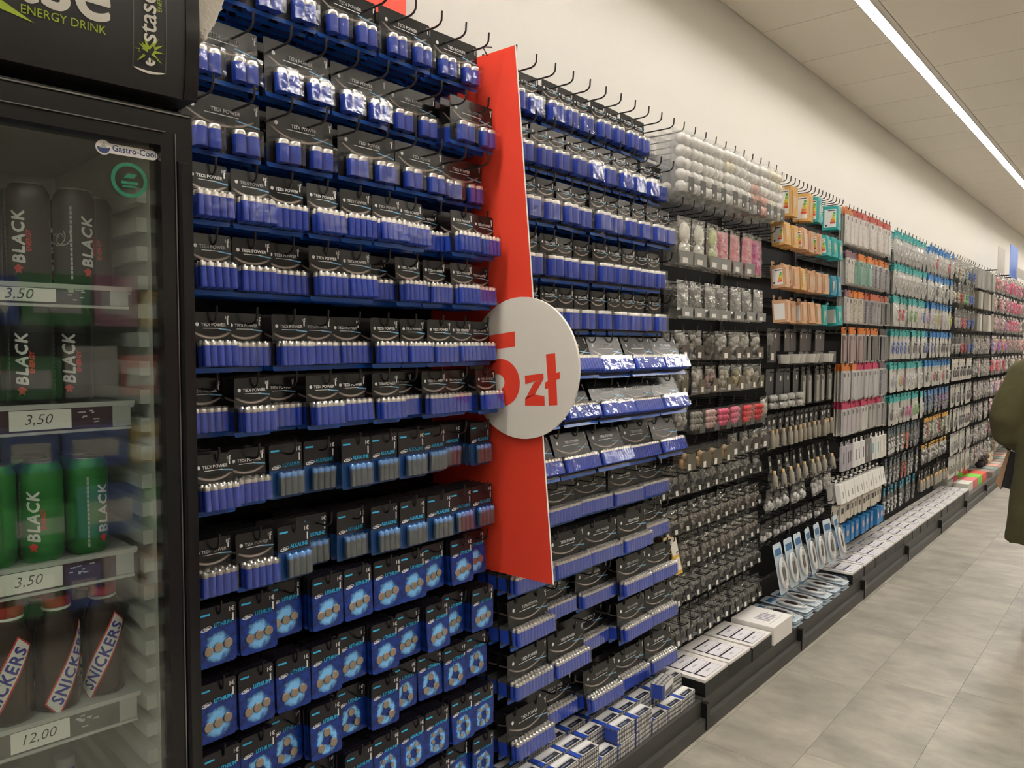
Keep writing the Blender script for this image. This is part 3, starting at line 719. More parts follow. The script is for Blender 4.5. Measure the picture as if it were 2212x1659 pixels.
# shelves with price rails
SHELF = [(Zf(1.5877), Zf(1.5630)), (Zf(1.4488), Zf(1.4168)), (Zf(1.2655), Zf(1.2325)), (Zf(1.0822), Zf(1.0490)), (.665, .625)]
RY = .074
RAILM = [mat('rail_dark', (0.03, 0.03, 0.045), 0.4), mat('rail_plum', (0.06, 0.028, 0.04), 0.4), mat('rail_plum', (0, 0, 0)), mat('rail_taupe', (0.12, 0.11, 0.10), 0.4), mat('rail_dark', (0, 0, 0))]
RAILC = clear('rail_clear', gl=.05, edge=.3, haze=.12)
wire = mat('shelf_wire', (0.55, 0.56, 0.54), 0.4, 0.3)
LAB = [(-.26, -.173, '3,50'), (-.236, -.157, '3,50'), (-.256, -.174, '3,50'), (-.246, -.170, '12,00'), None]
for i, (zt_, zb_) in enumerate(SHELF):
    sh = obj('shelf', MB().box(-FW + .05, -.066, RY + .006, .50, zt_ - .012, zt_ - .006).build('shelf', wire), fr)
    obj('shelf_edge', MB().box(-FW + .05, -.068, RY - .004, RY + .006, zt_ - .008, zt_ - .001).build('shelf_edge', wire), sh)
    rl = obj('price_rail', MB().box(-FW + .05, -.100, RY - .003, RY, zb_, zt_ - .006).build('price_rail', RAILM[i]), sh)
    obj('rail_end', MB().box(-.0998, -.074, RY - .0035, RY, zb_ + .001, zt_ - .006).build('rail_end', FGREY), sh)
    obj('rail_lip', MB().box(-FW + .05, -.074, RY - .006, RY, zb_ - .004, zb_).build('rail_lip', wire), sh)
    if LAB[i]:
        a, c, tx = LAB[i]; zm = (zt_ + zb_ - .006) / 2; hh = (zt_ - zb_) / 2 - .006
        lb = obj('price_label', MB().box(a, c, RY - .0045, RY - .0035, zm - hh, zm + hh).build('price_label', PAPER), sh)
        tb = MB().text(tx, .021, (a + c) / 2 - .004, zm - .006, RY - .005, 0, 'CENTER', shear=.25, bold=-.00012)
        obj('handwriting', tb.build('handwriting', mat('ink_pen', (0.06, 0.06, 0.06), 0.6)), lb)
        R = random.Random(i); pb = MB()
        for q in range(9):
            px = c + .008 + R.uniform(0, .030); pz = zm + R.uniform(-.008, .010); pb.box(px, px + R.uniform(.003, .009), RY - .0042, RY - .0036, pz, pz + .0018)
        obj('small_print', pb.build('small_print', mat('ink_pale', (0.55, 0.55, 0.55), 0.6)), sh)
for n_, x_ in (('hinge', -FW + .02),):
    obj('hinge', MB().box(x_ - .015, x_ + .015, .01, .04, Zf(1.794), Zf(1.794) + .012).build('hinge', FBLK), fr)

def F2W(u, d, z):
    p = Vector((u, d, z)); p.rotate(Matrix.Rotation(FROT, 3, 'Z')); return FP + p
# cans
def can_meshes(name, body, h=.150, r=.0290, swirl=False, deco=()):
    t = NT(name); t.xyz()
    bm = t.pbr(body, 0.28, 0.35, bump=None)
    bd = MB().lathe([(r * .72, 0), (r * .80, .002), (r, .010), (r, h - .014), (r * .80, h - .002)], 44, closed=False).add([(r * .72 * math.cos(2 * PI * k / 22), r * .72 * math.sin(2 * PI * k / 22), .0005) for k in range(22)], [tuple(range(21, -1, -1))]).build('body', bm)
    ld = MB().lathe([(r * .80, h - .002), (r * .83, h), (r * .78, h + .0006), (r * .72, h - .003)], 22, closed=False).add([(r * .72 * math.cos(2 * PI * k / 22), r * .72 * math.sin(2 * PI * k / 22), h - .003) for k in range(22)], [tuple(range(22))]).build('lid', mat('can_lid', (0.35, 0.35, 0.35), 0.3, 0.9))
    return bd, ld
def can_art(r, ink, side, swirl):
    b = MB(); o = side * .026
    b.text('BLACK', .0235, o + .0085, .032, 0, 0, 'LEFT', rot=PI / 2, bold=.0009, shear=.15, wrap=r, sx=.95, space=1.15)
    b.text('ENERGY', .0085, o + .0165, .050, 0, 1, 'LEFT', rot=PI / 2, bold=.0004, wrap=r)
    st = [(o + (.0075 if k % 2 == 0 else .0032) * math.sin(2 * PI * k / 10), .024 + (.0075 if k % 2 == 0 else .0032) * math.cos(2 * PI * k / 10)) for k in range(10)]
    b.flat(st, -.0003, 1, wrap=r)
    for k in range(16):
        z0 = .014 + k * .0068
        b.flat([(o - .0235, z0), (o - .0205, z0), (o - .0205, z0 + .0055), (o - .0235, z0 + .0055)], -.0002, 2, wrap=r)
    if swirl:
        for tx in (o - .036, o - .044):
            for k in range(14):
                a0 = k * .5; a1 = (k + 1) * .5; r0 = .002 + k * .0009; r1 = .002 + (k + 1) * .0009
                p = [(tx + r0 * math.cos(a0), .075 + r0 * math.sin(a0)), (tx + (r0 + .0014) * math.cos(a0), .075 + (r0 + .0014) * math.sin(a0)), (tx + (r1 + .0014) * math.cos(a1), .075 + (r1 + .0014) * math.sin(a1)), (tx + r1 * math.cos(a1), .075 + r1 * math.sin(a1))]
                b.flat(p, -.0002, 2, wrap=r)
    return b.build('lettering', [ink, mat('ink_red', (0.6, 0.03, 0.03), 0.5), mat('ink_silver', (0.45, 0.45, 0.43), 0.4)])
kb = can_meshes('can_black', (0.012, 0.012, 0.013)); kg = can_meshes('can_green', (0.02, 0.20, 0.035))
art_a = can_art(.0290, INKW, -.25, True); art_b = can_art(.0290, INKW, -.25, False)
def a_can(ms, art, u, d, z, rz, label, group):
    put([('body', ms[0], (0, 0, 0), None), ('lid', ms[1], (0, 0, 0), None), ('lettering', art, (0, 0, 0), 0)], 'drink_can', F2W(u, d, z), (0, 0, FROT + rz), label, 'can', group)
# turn of each can so that its lettering shows to the aisle
for i, (u, rz) in enumerate([(-.258, .3), (-.196, -.45), (-.134, .55), (-.093, -.2)]):
    a_can(kb, art_a, u, RY + .040 + (.056 if i == 3 else 0), SHELF[0][0] - .006, rz, 'slim black energy drink can, %s on the upper fridge shelf from its hinge' % NTH[i], 'black cans on the upper fridge shelf')
    if i < 3: a_can(kb, art_b, u, RY + (.165 if i == 2 else .105), SHELF[0][0] - .006, 0, 'slim black energy drink can behind others on upper fridge shelf', 'black cans at the rear of the upper fridge shelf')
for i, (u, rz) in enumerate([(-.258, .3), (-.196, -.45), (-.134, -.2)]):
    a_can(kb, art_b, u, RY + .040 + (.03 if i == 2 else 0), SHELF[1][0] - .006, rz, 'slim black energy drink can, %s on the second fridge shelf from its hinge' % NTH[i], 'black cans on the second fridge shelf')
for i, (u, rz) in enumerate([(-.250, -.9), (-.1885, -.40), (-.126, .75)]):
    a_can(kg, art_b, u, RY + .040, SHELF[2][0] - .006, rz, 'slim green energy drink can, %s on the middle fridge shelf from its hinge' % NTH[i], 'green cans on the middle fridge shelf')
    a_can(kg, art_b, u, RY + .105, SHELF[2][0] - .006, 0, 'slim green energy drink can behind others on middle fridge shelf', 'green cans at the rear of the middle fridge shelf')
# chocolate drink bottles
CHOC = mat('bottle_brown', (0.030, 0.014, 0.010), 0.22); RCAP = mat('cap_red', (0.50, 0.02, 0.015), 0.4); INKB = mat('ink_blue', (0.03, 0.03, 0.30), 0.4)
br = .0305
b_body = MB().lathe([(.024, 0), (br * .97, .004), (br, .012), (br, .105), (br * .97, .118), (br * .80, .136), (.0185, .150), (.0185, .156)], 48).build('body', CHOC)
b_cap = MB().lathe([(.0195, .158), (.0195, .172), (.0185, .174)], 24).build('cap', RCAP)
b_ring = MB().lathe([(.0188, .153), (.0198, .154), (.0198, .1575)], 24).build('cap_ring', PAPER)
def snick():
    b = MB(); a = math.radians(64)
    def P(s_, t_): return (s_ * math.cos(a) - t_ * math.sin(a) + .002, .064 + s_ * math.sin(a) + t_ * math.cos(a))
    for L_, T_, mi, y in ((.066, .0135, 1, -.0001), (.0635, .0112, 0, -.0003)):
        for k in range(16):
            s0 = -L_ + 2 * L_ * k / 16; s1 = -L_ + 2 * L_ * (k + 1) / 16
            b.flat([P(s0 - .004, -T_), P(s1 - .004, -T_), P(s1 + .004, T_), P(s0 + .004, T_)], y, mi, wrap=br)
    b.text('SNICKERS', .0245, P(0, -.0086)[0], P(0, -.0086)[1], 0, 2, 'CENTER', rot=a, bold=.0008, shear=.15, wrap=br + .0004, sx=.93, space=1.12)
    return b.build('lettering', [PAPER, mat('ink_red', 0), INKB])
SN = snick()
for u, d, rz in [(-.236, .052, -.50), (-.172, .056, .35), (-.104, .066, -.40), (-.108, .132, 0), (-.176, .126, .3), (-.24, .12, .2)]:
    rear = d > .1
    put([('body', b_body, (0, 0, 0), None), ('cap', b_cap, (0, 0, 0), None, 'red screw cap'), ('cap_ring', b_ring, (0, 0, 0), None), ('lettering', SN, (0, 0, 0), 0)], 'drink_bottle', F2W(u, RY + d - .012, SHELF[3][0] - .006), (0, 0, FROT + rz),
        'brown chocolate drink bottle ' + ('behind others on lower fridge shelf' if rear else 'with red cap on the lower fridge shelf'), 'bottle', 'chocolate drinks ' + ('behind' if rear else 'in front') + ' on the lower fridge shelf')
wb_body = MB().lathe([(.026, 0), (.031, .006), (.031, .12), (.029, .15), (.016, .185), (.0135, .19), (.0135, .20)], 20).build('body', mat('bottle_blue', (0.015, 0.05, 0.30), 0.2))
wb_cap = MB().lathe([(.0145, .20), (.0145, .216), (.0135, .218)], 18).build('cap', mat('cap_grey', (0.32, 0.33, 0.33), 0.4))
for u in (-.235, -.165):
    put([('body', wb_body, (0, 0, 0), None), ('cap', wb_cap, (0, 0, 0), None, 'grey screw cap')], 'drink_bottle', F2W(u, RY + .05, SHELF[4][0] - .006), (0, 0, FROT), 'blue water bottle with grey cap at the bottom of the fridge', 'bottle', 'blue bottles at the fridge bottom')
# white fleece lying on the fridge, hanging over its far edge
t = NT('fleece'); t.xyz()
FLEECE = t.pbr((0.80, 0.75, 0.66), 0.95, bump=t.noise(160, 3), bd=0.004)
R = random.Random(4)
b = MB().prism([(.006, 2.163), (.010, 2.03), (.028, 1.985), (.052, 2.028), (.066, 2.066), (.068, 2.14), (.03, 2.195), (-.28, 2.205), (-.30, 2.163)][::-1], .02, .20)
o = obj('fleece', b.build('fleece', FLEECE), None, FP, (0, 0, FROT))
md = o.modifiers.new('remesh', 'REMESH'); md.mode = 'VOXEL'; md.voxel_size = .005; md.use_smooth_shade = True
md = o.modifiers.new('smooth', 'SMOOTH'); md.iterations = 4
tx = bpy.data.textures.new('fluff', 'CLOUDS'); tx.noise_scale = .008
md = o.modifiers.new('fluff', 'DISPLACE'); md.texture = tx; md.strength = .008
tag(o, 'off-white fluffy fleece lying on top of the drinks fridge', 'fleece')

# ------------------------------------------------------------------ goods on the further racks
_MS = {}
def memo(key, fn):
    if key not in _MS: _MS[key] = fn()
    return _MS[key]
def cm(c, rough=.5, metal=0.0):
    k = 'c_%02x%02x%02x_%d_%d' % (int(c[0] * 255), int(c[1] * 255), int(c[2] * 255), int(rough * 100), int(metal * 10))
    return mat(k, c, rough, metal)
KRAFT = (0.60, 0.35, 0.11); TEAL = (0.02, 0.33, 0.32); TEAL2 = (0.02, 0.22, 0.34); DK = (0.030, 0.028, 0.026); ORANGE = (0.62, 0.17, 0.02); HBLUE = (0.01, 0.17, 0.46)
MAG = (0.48, 0.02, 0.09); PINK = (0.72, 0.20, 0.30); HOT = (0.80, 0.06, 0.20); LILAC = (0.35, 0.20, 0.55); CREAMC = (0.66, 0.60, 0.50); GREYB = (0.22, 0.22, 0.20); WHT = (0.74, 0.72, 0.68)
RN = random.Random(11)
def m_box(x0, x1, y0, y1, z0, z1, c, rough=.5, metal=0.0): return memo(('box', x0, x1, y0, y1, z0, z1, c, rough, metal), lambda: MB().box(x0, x1, y0, y1, z0, z1).build('piece', cm(c, rough, metal)))
def m_pillow(w_, z0, z1, d, mt, wob=.003): return memo(('pil', w_, z0, z1, d, mt.name, wob), lambda: MB().pillow(-w_ / 2, w_ / 2, z0, z1, d, 0, 6, 8, wob, RN).build('pouch', mt))
def m_lump(w_, z0, z1, d, c, n=9, rough=.4, metal=0.0, r=None, kind='ball'):
    def f():
        b = MB()
        for i in range(n):
            rr = (r or min(w_, z1 - z0) * .22) * RN.uniform(.8, 1.15)
            x = RN.uniform(-w_ / 2 + rr, w_ / 2 - rr); z = RN.uniform(z0 + rr, z1 - rr) if z1 - z0 > 2 * rr else (z0 + z1) / 2; y = RN.uniform(-d, d) * .25
            b.ball((x, y, z), rr, 7, 5, 0, (1, .6, RN.uniform(.8, 1.1)))
        return b.build('contents', cm(c, rough, metal))
    return memo(('lump', w_, z0, z1, d, c, n, rough, metal, r), f)
def m_sheet(w_, z0, z1, d, c): return memo(('sheet', w_, z0, z1, d, c), lambda: MB().pillow(-w_ / 2, w_ / 2, z0, z1, d, 0, 6, 8, .004, RN).build('contents', cm(c, .8)))
def m_discs(c): return memo(('discs', c), lambda: MB().ball((0, -.004, -.052), .042, 14, 8, 0, (1, .22, 1)).ball((.004, -.004, -.125), .044, 14, 8, 0, (1, .22, 1)).build('contents', cm(c, .6)))
def bag(w_, h_, d, fill=None, header=None, label=None, film=FILM, hh=.024, lab_z=.0, sticker=True, n=16, r=.0145, flz=(.12, .85), metal=0.0, hlet=False):
    """clear hanging pouch; the hole is at the origin"""
    s = [('pouch', m_pillow(w_, .015 - h_, .012 if header is None else .012 - hh * .6, d, film), (0, 0, 0), None)]
    if header: s.append(('header', m_box(-w_ / 2, w_ / 2, -.002, .002, .012 - hh, .016, header), (0, 0, 0), None))
    if header and hlet: s.append(('lettering', m_box(-w_ * .3, w_ * .15, -.0028, -.002, .012 - hh + .006, .012 - hh + .010, WHT), (0, 0, 0), 1))
    if fill: s.append(('contents', m_lump(w_ * .86, .015 - h_ + h_ * flz[0], .015 - h_ + h_ * flz[1], d, fill, n, r=r, metal=metal), (0, 0, 0), None))
    if label:
        lw, lh = label[1] * w_, label[2] * h_
        x0 = label[3] * w_ - lw / 2; z0 = .015 - h_ + lab_z * h_ + .004
        s.append(('paper_label', m_box(x0, x0 + lw, -d / 2 - .004, -d / 2 - .0032, z0, z0 + lh, label[0]), (0, 0, 0), None))
        if sticker: s.append(('price_sticker', m_box(x0 + lw * .22, x0 + lw * .62, -d / 2 - .0048, -d / 2 - .0041, z0 + lh * .1, z0 + lh * .5, WHT), (0, 0, 0), len(s) - 1))
    return s
def m_case(w_, h_, c, rough=.35, pattern=None):
    def f():
        b = MB(); b.prism(rrect(-w_ / 2, w_ / 2, -h_ / 2, h_ / 2, .008), -.0055, .0055)
        b.prism(rrect(-w_ / 2 + .005, -w_ / 2 + .024, h_ / 2 - .030, h_ / 2 - .006, .004), -.0065, -.005, 1)
        return b.build('phone_case', [pattern or cm(c, rough), cm(DK)])
    return memo(('case', w_, h_, c, rough, pattern.name if pattern else 0), f)
def case_pack(w_, h_, header, c, sleeve=True, bg=WHT, pattern=None, hh=.035):
    s = [('header', m_box(-w_ / 2, w_ / 2, -.0035, .0035, .012 - hh, .018, header), (0, 0, 0), None),
         ('backing', m_box(-w_ / 2, w_ / 2, .0, .0015, .012 - h_, .012 - hh, bg), (0, 0, 0), None),
         ('phone_case', m_case(w_ * .80, (h_ - hh) * .90, c, .35, pattern), (0, -.006, .012 - hh - (h_ - hh) / 2), None)]
    if sleeve: s.append(('sleeve', memo(('slv', w_, h_, hh), lambda: MB().box(-w_ / 2, w_ / 2, -.0135, .0018, .012 - h_, .012 - hh).build('sleeve', SLEEVE)), (0, 0, 0), None))
    return s
def m_coil(r, n, c, th=.0022):
    def f():
        b = MB()
        for i in range(n):
            q = r * (1 - .09 * i)
            b.tube([(q * math.cos(2 * PI * k / 16), -.004 * (i % 2), q * 1.15 * math.sin(2 * PI * k / 16)) for k in range(16)], th, 5, 0, True)
        b.tube([(0, -.004, r), (.003, -.006, r * 1.6), (-.004, -.006, r * 1.9)], th * 1.6, 5)
        b.ball((-.006, -.006, r * 1.75), th * 3, 7, 5); b.ball((.008, -.006, r * 1.6), th * 3, 7, 5)
        return b.build('cable', cm(c, .35))
    return memo(('coil', r, n, c, th), f)
def cable_pack(w_, h_, header, bg, c, hh=.03, film=True, r=None):
    s = [('header', m_box(-w_ / 2, w_ / 2, -.002, .002, .012 - hh, .018, header), (0, 0, 0), None),
         ('backing', m_box(-w_ / 2, w_ / 2, .001, .002, .012 - h_, .012 - hh, bg), (0, 0, 0), None),
         ('lettering', m_box(-w_ * .34, w_ * .2, -.0028, -.002, .014 - hh, .018 - hh, WHT), (0, 0, 0), 0),
         ('cable', m_coil(r or w_ * .30, 4, c), (0, -.008, .012 - hh - (h_ - hh) * .58), None)]
    if film: s.append(('sleeve', m_pillow(w_ * .94, .016 - h_, .008 - hh, .034, FILM), (0, 0, 0), None))
    return s
def hang_box(w_, h_, d, c, panel=None, header=True, side=None, bars=False, rough=.5):
    s = [('carton', memo(('ctn', w_, h_, d, c, side), lambda: MB().box(-w_ / 2, w_ / 2, -d, 0, .002 - h_, -.012).box(-w_ / 2 - .0003, -w_ / 2, -d, 0, .002 - h_, -.012, 1).box(w_ / 2, w_ / 2 + .0003, -d, 0, .002 - h_, -.012, 1).build('carton', [cm(c, rough), cm(side or c, rough)])), (0, 0, 0), None)]
    if header: s.append(('hang_tab', m_box(-w_ * .28, w_ * .28, -.0015, 0, -.014, .016, c), (0, 0, 0), None))
    if panel:
        xs = -w_ / 2
        s.append(('panel', memo(('pnl', w_, h_, d, panel), lambda: MB().box(xs - .0011, xs - .0004, -d * .88, -d * .12, .016 - h_, -.030).build('panel', cm(panel))), (0, 0, 0), None))
        if bars:
            def f():
                b = MB(); cs = [(0.05, .35, .06), (.25, .45, .05), (.65, .55, .03), (.65, .28, .02), (.6, .06, .02)]; y1 = -d * .84; q = (h_ - .05) / 9
                for i in range(5): b.box(xs - .0018, xs - .0011, y1, y1 + d * (.14 + .05 * i), -.046 - (i + 1) * q * 1.2, -.046 - i * q * 1.2 - .002, i)
                b.box(xs - .0018, xs - .0011, y1, y1 + d * .5, -.040, -.035, 5); b.box(xs - .0018, xs - .0011, -d * .30, -d * .18, .022 - h_, .032 - h_, 5)
                return b.build('rating_print', [cm(k, .5) for k in cs] + [cm((.03, .03, .08))])
            s.append(('rating_print', memo(('rate', w_, h_, d), f), (0, 0, 0), len(s) - 1))
        def g():
            b = MB()
            for i in range(4): b.box(-w_ * .10 + i * w_ * .09, -w_ * .06 + i * w_ * .09, -d - .0012, -d - .0002, -h_ * (.80 - .06 * i), -h_ * .35)
            b.box(-w_ * .42, -w_ * .22, -d - .0012, -d - .0002, -h_ * .9, -h_ * .2, 1)
            return b.build('front_print', [cm((.66, .55, .42)), cm((c[0] * .6, c[1] * .55, c[2] * .5))])
        s.append(('front_print', memo(('frontp', w_, h_, d, c), g), (0, 0, 0), None))
    return s
def row(bay, r, items, x, name, what, cat, y0=None, step=None, hooks='peg_hook', back=0, tilt=0.0, jy=.004, jx=.008, zoff=0.0, jt=.04, every=True, jr=.06, bstep=.02):
    """hang a row of things; items is a list of specs (None leaves a gap)"""
    n = len(items); st = step or (PITCHY - .06) / n
    if hooks: x = min(x, .328)
    y = bay_y(bay) + .03 + st / 2 if y0 is None else y0
    where = ORD[r] + ' ' + PLACE[bay] + ' row'; z = ROWZ[bay][r] - .035 + zoff
    for i, sp in enumerate(items):
        yy = y + st * i
        if hooks: hook(bay, r, yy, hooks)
        if sp is None: continue
        nm, wh = (name[i], what[i]) if isinstance(name, (list, tuple)) else (name, what if isinstance(what, str) else what[i])
        put(sp, nm, (x + jit(jx), yy + jit(jy), z), (tilt + jit(jt), 0, AISLE + jit(jr)), wh + ', ' + NTH[i] + ' from fridge end, ' + where, cat, wh + 's, ' + where)
        for k in range(back):
            put(sp[:2], nm, (x - bstep * (k + 1) - .006, yy + jit(jy), z), (tilt + jit(jt * .5), 0, AISLE + jit(.02)), wh + ' behind the ' + NTH[i] + ', ' + where, cat, wh + 's behind, ' + where)

# ---- bay 3: craft decor in clear packs
BALLM = [cm((.80, .78, .73), .35), cm((.78, .72, .50), .35), cm((.72, .34, .24), .35)]
def ball_box(cols):
    bs = memo('ball', lambda: MB().ball((0, 0, 0), .0225, 12, 8).build('ball', BALLM[0]))
    bs2 = memo('ball2', lambda: MB().ball((0, 0, 0), .0225, 12, 8).build('ball', BALLM[1])); bs3 = memo('ball3', lambda: MB().ball((0, 0, 0), .0225, 12, 8).build('ball', BALLM[2]))
    s = [('box', memo('bbox', lambda: MB().box(-.045, .045, -.052, 0, -.240, -.006).box(-.045, .045, -.001, 0, -.006, .014).build('box', clear('ball_box_clear', gl=.035, edge=.16, rough=.28, haze=.12))), (0, 0, 0), None)]
    for k in range(5):
        for q in (-1, 1):
            s.append(('ball', (bs, bs2, bs3)[cols[k]], (q * .0221, -.0265, -.2155 + k * .046), None))
    s.append(('paper_label', m_box(-.002, .044, -.0535, -.0525, -.237, -.180, (.07, .07, .065)), (0, 0, 0), None))
    s.append(('price_sticker', m_box(.004, .016, -.0545, -.0537, -.231, -.219, WHT), (0, 0, 0), len(s) - 1))
    return s
bx = [[0] * 5, [0] * 5, [0] * 5, [0] * 5, [0, 0, 0, 1, 0], [0] * 5, [0] * 5, [0, 2, 2, 0, 0], [2, 2, 0, 0, 0], [0, 1, 0, 0, 1], [1, 0, 0, 1, 1]]
row(3, 0, [ball_box(c) for c in bx], .315, 'ornament_box', 'clear box of pale hanging balls', 'ornaments', 2.782, .0945, jt=.01, jr=.02, back=2, bstep=.062)
for i in range(11): hook(3, 12, 2.782 + .0945 * i)
FE = [(.62, .60, .52), (.62, .60, .52), (.50, .52, .28), (.70, .20, .28), (.72, .26, .32), (.70, .22, .30), (.50, .03, .22)]
fw = ['clear bag of white discs', 'clear bag of white discs', 'clear bag of yellow green discs', 'clear bag of rose feathers', 'clear bag of rose feathers', 'clear bag of rose feathers', 'bag of magenta feathers']
row(3, 1, [bag(.112, .195, .03, None, None, None if i == 6 else ((.20, .20, .19), .95, .26, 0), FILM2) + [('contents', m_discs(FE[i]) if i < 3 else m_sheet(.104, -.165, -.008, .02, FE[i]), (0, 0, 0), None)] for i in range(7)], .335, 'feather_bag', fw, 'craft bag', 2.80, .122, back=1, bstep=.05)
row(3, 2, [bag(.112, .155, .035, None, None, ((.22, .22, .21), .9, .25, 0), FILM2) + [('contents', m_sheet(.10, -.128, -.01, .014, (.16, .16, .15) if i % 2 else (.24, .235, .22)), (0, 0, 0), None)] for i in range(7)], .335, 'craft_bag', 'crinkled clear bag of grey craft pieces', 'craft bag', 2.81, .122, back=1, bstep=.05)
row(3, 3, [bag(.105, .125, .035, (.24, .22, .19), None, ((.06, .045, .035), .6, .45, .1)) for i in range(2)] + [None] + [bag(.118, .13, .035, (.30, .28, .24), None, ((.07, .05, .035), .7, .42, .1)) for i in range(4)] + [None], .335, 'craft_bag', 'clear bag of grey pebbles with dark label', 'craft bag', 2.80, .122, back=1, bstep=.05)
row(3, 4, [bag(.105, .12, .035, c, None, ((.10, .085, .05), .5, .5, .15)) for c in [(.30, .28, .24), (.36, .33, .27), (.20, .10, .09), (.38, .35, .28), (.30, .25, .12), (.34, .30, .22), (.33, .31, .27)]], .335, 'craft_bag', ['clear bag of pale craft filler'] * 2 + ['narrow bag of brown craft sticks'] + ['clear bag of cream craft filler'] * 4, 'craft bag', 2.80, .13, back=1, bstep=.05)
def roses(c):
    def f():
        b = MB(); R = random.Random(5)
        for i in range(9): b.ball((-.030 + .030 * (i % 3), -.016, -.078 + .025 * (i // 3)), .0145, 9, 6, 0, (1, .8, 1)); b.tube([(-.030 + .030 * (i % 3) + .007 * math.cos(a), -.028, -.078 + .025 * (i // 3) + .007 * math.sin(a)) for a in range(6)], .002, 4, 0, True)
        return b.build('contents', cm(c, .55))
    return [('box', memo('rosebox', lambda: MB().box(-.048, .048, -.034, 0, -.105, -.008).build('box', CLEARBOX)), (0, 0, 0), None), ('contents', memo(('roses', c), f), (0, 0, 0), None), ('paper_label', m_box(.0, .047, -.0355, -.0347, -.104, -.072, (.08, .075, .07)), (0, 0, 0), None)]
row(3, 5, [bag(.12, .10, .035, (.34, .32, .28)), roses((.36, .33, .29)), roses((.60, .40, .36)), roses((.78, .12, .24)), roses((.70, .14, .24)), roses((.66, .03, .03)), roses((.62, .03, .03)), bag(.1, .11, .03, (.55, .50, .42))], .335, 'rose_box',
    ['clear bag of grey stones', 'clear box of grey roses', 'clear box of blush roses', 'clear box of bright pink roses', 'clear box of bright pink roses', 'clear box of red hearts', 'clear box of red hearts', 'clear bag of cream shells'], 'craft box', 2.80, .122, back=0)
def wood_box(): return [('box', memo('wbox', lambda: MB().box(-.052, .052, -.05, 0, -.095, -.004).build('box', CLEARBOX)), (0, 0, 0), None), ('contents', m_lump(.098, -.09, -.02, .04, (.38, .25, .13), 14, r=.018), (0, -.025, 0), None), ('paper_label', m_box(-.03, .052, -.0515, -.0505, -.094, -.028, (.085, .075, .05)), (0, 0, 0), None), ('price_sticker', m_box(-.022, .002, -.0525, -.0517, -.090, -.066, WHT), (0, 0, 0), 2)]
row(3, 6, [wood_box() for i in range(4)] + [bag(.1, .105, .03, (.30, .27, .22), None, ((.06, .055, .05), .8, .6, 0)) for i in range(4)], .335, ['wood_chip_box'] * 4 + ['craft_bag'] * 4, ['clear box of wood shavings with dark label'] * 4 + ['clear bag of shells with large dark label'] * 4, 'craft box', 2.80, .122)
smallw = ['small bag of glass beads', 'small bag of sand', 'small bag of gravel', 'small bag of grey chips', 'small bag of dark stones']
smallc = [(.30, .30, .28), (.34, .30, .26), (.36, .31, .27), (.22, .21, .19), (.13, .12, .10)]
for q, r in enumerate((7, 8, 9, 10, 11)):
    row(3, r, [bag(.084, [.125, .11, .115, .12, .12][q], .03, smallc[q], None, ((.022, .020, .018), .6, .42, .02), n=26, r=.0095, flz=(.08, .62)) for i in range(11)], .255 + .006 * q, 'bead_bag', smallw[q], 'craft bag', 2.775, .0945, 'loop_hook', back=1, tilt=-.10, bstep=.045)
# yellow card pack hanging by the bay joint
sp = [('card', memo('ycard', lambda: MB().prism(rrect(-.028, .028, -.125, .018, .004), -.001, .001).build('card', cm((.62, .36, .03)))), (0, 0, 0), None), ('panel', m_box(-.026, .026, -.0018, -.001, -.05, .016, (.70, .67, .60)), (0, 0, 0), 0), ('price_sticker', m_box(-.005, .021, -.002, -.0012, -.11, -.06, WHT), (0, 0, 0), 0)]
for i, x in enumerate((.330, .316, .302)): put(sp, 'yellow_card', (x, 2.757, .720), (-.24 + .06 * i, 0, AISLE - .03 * i), 'yellow and white carded pack hanging at the end of the battery rack', 'card pack', 'yellow cards by the battery rack')
hook(2, 10, 2.757)

# ---- bay 4: light bulb cartons, then cups, bottles and baubles
def bulb(c, h_, w_, d, bars=True): return hang_box(w_, h_, d, c, WHT, True, None, bars)
row(4, 0, [None, bulb(KRAFT, .165, .085, .085), None, bulb(KRAFT, .160, .085, .085), bulb(TEAL, .150, .085, .085), None, None, bulb(TEAL, .150, .085, .085)][:8], .25, 'bulb_carton', ['', 'large kraft light bulb carton', '', 'large kraft light bulb carton', 'large teal light bulb carton', '', '', 'large teal light bulb carton'], 'bulb carton', 3.86, .118, jr=.12)
for i in range(9): hook(4, 0, 3.80 + .118 * i)
KR2 = (.56, .32, .18)
for r, cs in ((1, [KRAFT, KRAFT, KR2, KR2, KR2, TEAL, TEAL, TEAL]), (2, [KR2, KR2, KRAFT, KR2, KR2, KR2, TEAL2, TEAL2]), (3, [KR2, KR2, KR2, KR2, KR2, TEAL, None, TEAL])):
    row(4, r, [bulb(c, .125, .072, .068, r <= 2) if c else None for c in cs], .30, 'bulb_carton', [('teal' if c in (TEAL, TEAL2) else 'kraft brown') + ' light bulb carton' for c in cs], 'bulb carton', 3.80, .118, jr=.12, tilt=-.06)
def cup_pack():
    cup = memo('cup', lambda: MB().lathe([(.026, 0), (.033, .045), (.034, .046), (.031, .0455)], 14).build('cup', cm((.88, .86, .82), .4)))
    return [('card', m_box(-.045, .045, -.001, .001, -.10, .016, (.055, .045, .045)), (0, 0, 0), None), ('price_sticker', m_box(-.036, -.024, -.0018, -.001, -.03, -.012, WHT), (0, 0, 0), 0), ('cup', cup, (0, -.036, -.162), None), ('blister', memo('cupbl', lambda: MB().frust(-.042, .042, -.170, -.098, .0, -.072, .004).build('blister', BLISTER)), (0, 0, 0), None)]
row(4, 4, [bag(.09, .17, .02, None, (.05, .05, .05), ((.06, .05, .05), .9, .5, 0))] + [cup_pack() for i in range(7)] + [None], .30, ['craft_bag'] + ['cup_card'] * 8, ['dark carded clear pack'] + ['dark card with a white tealight cup'] * 8, 'card pack', 3.78, .112, jt=.02)
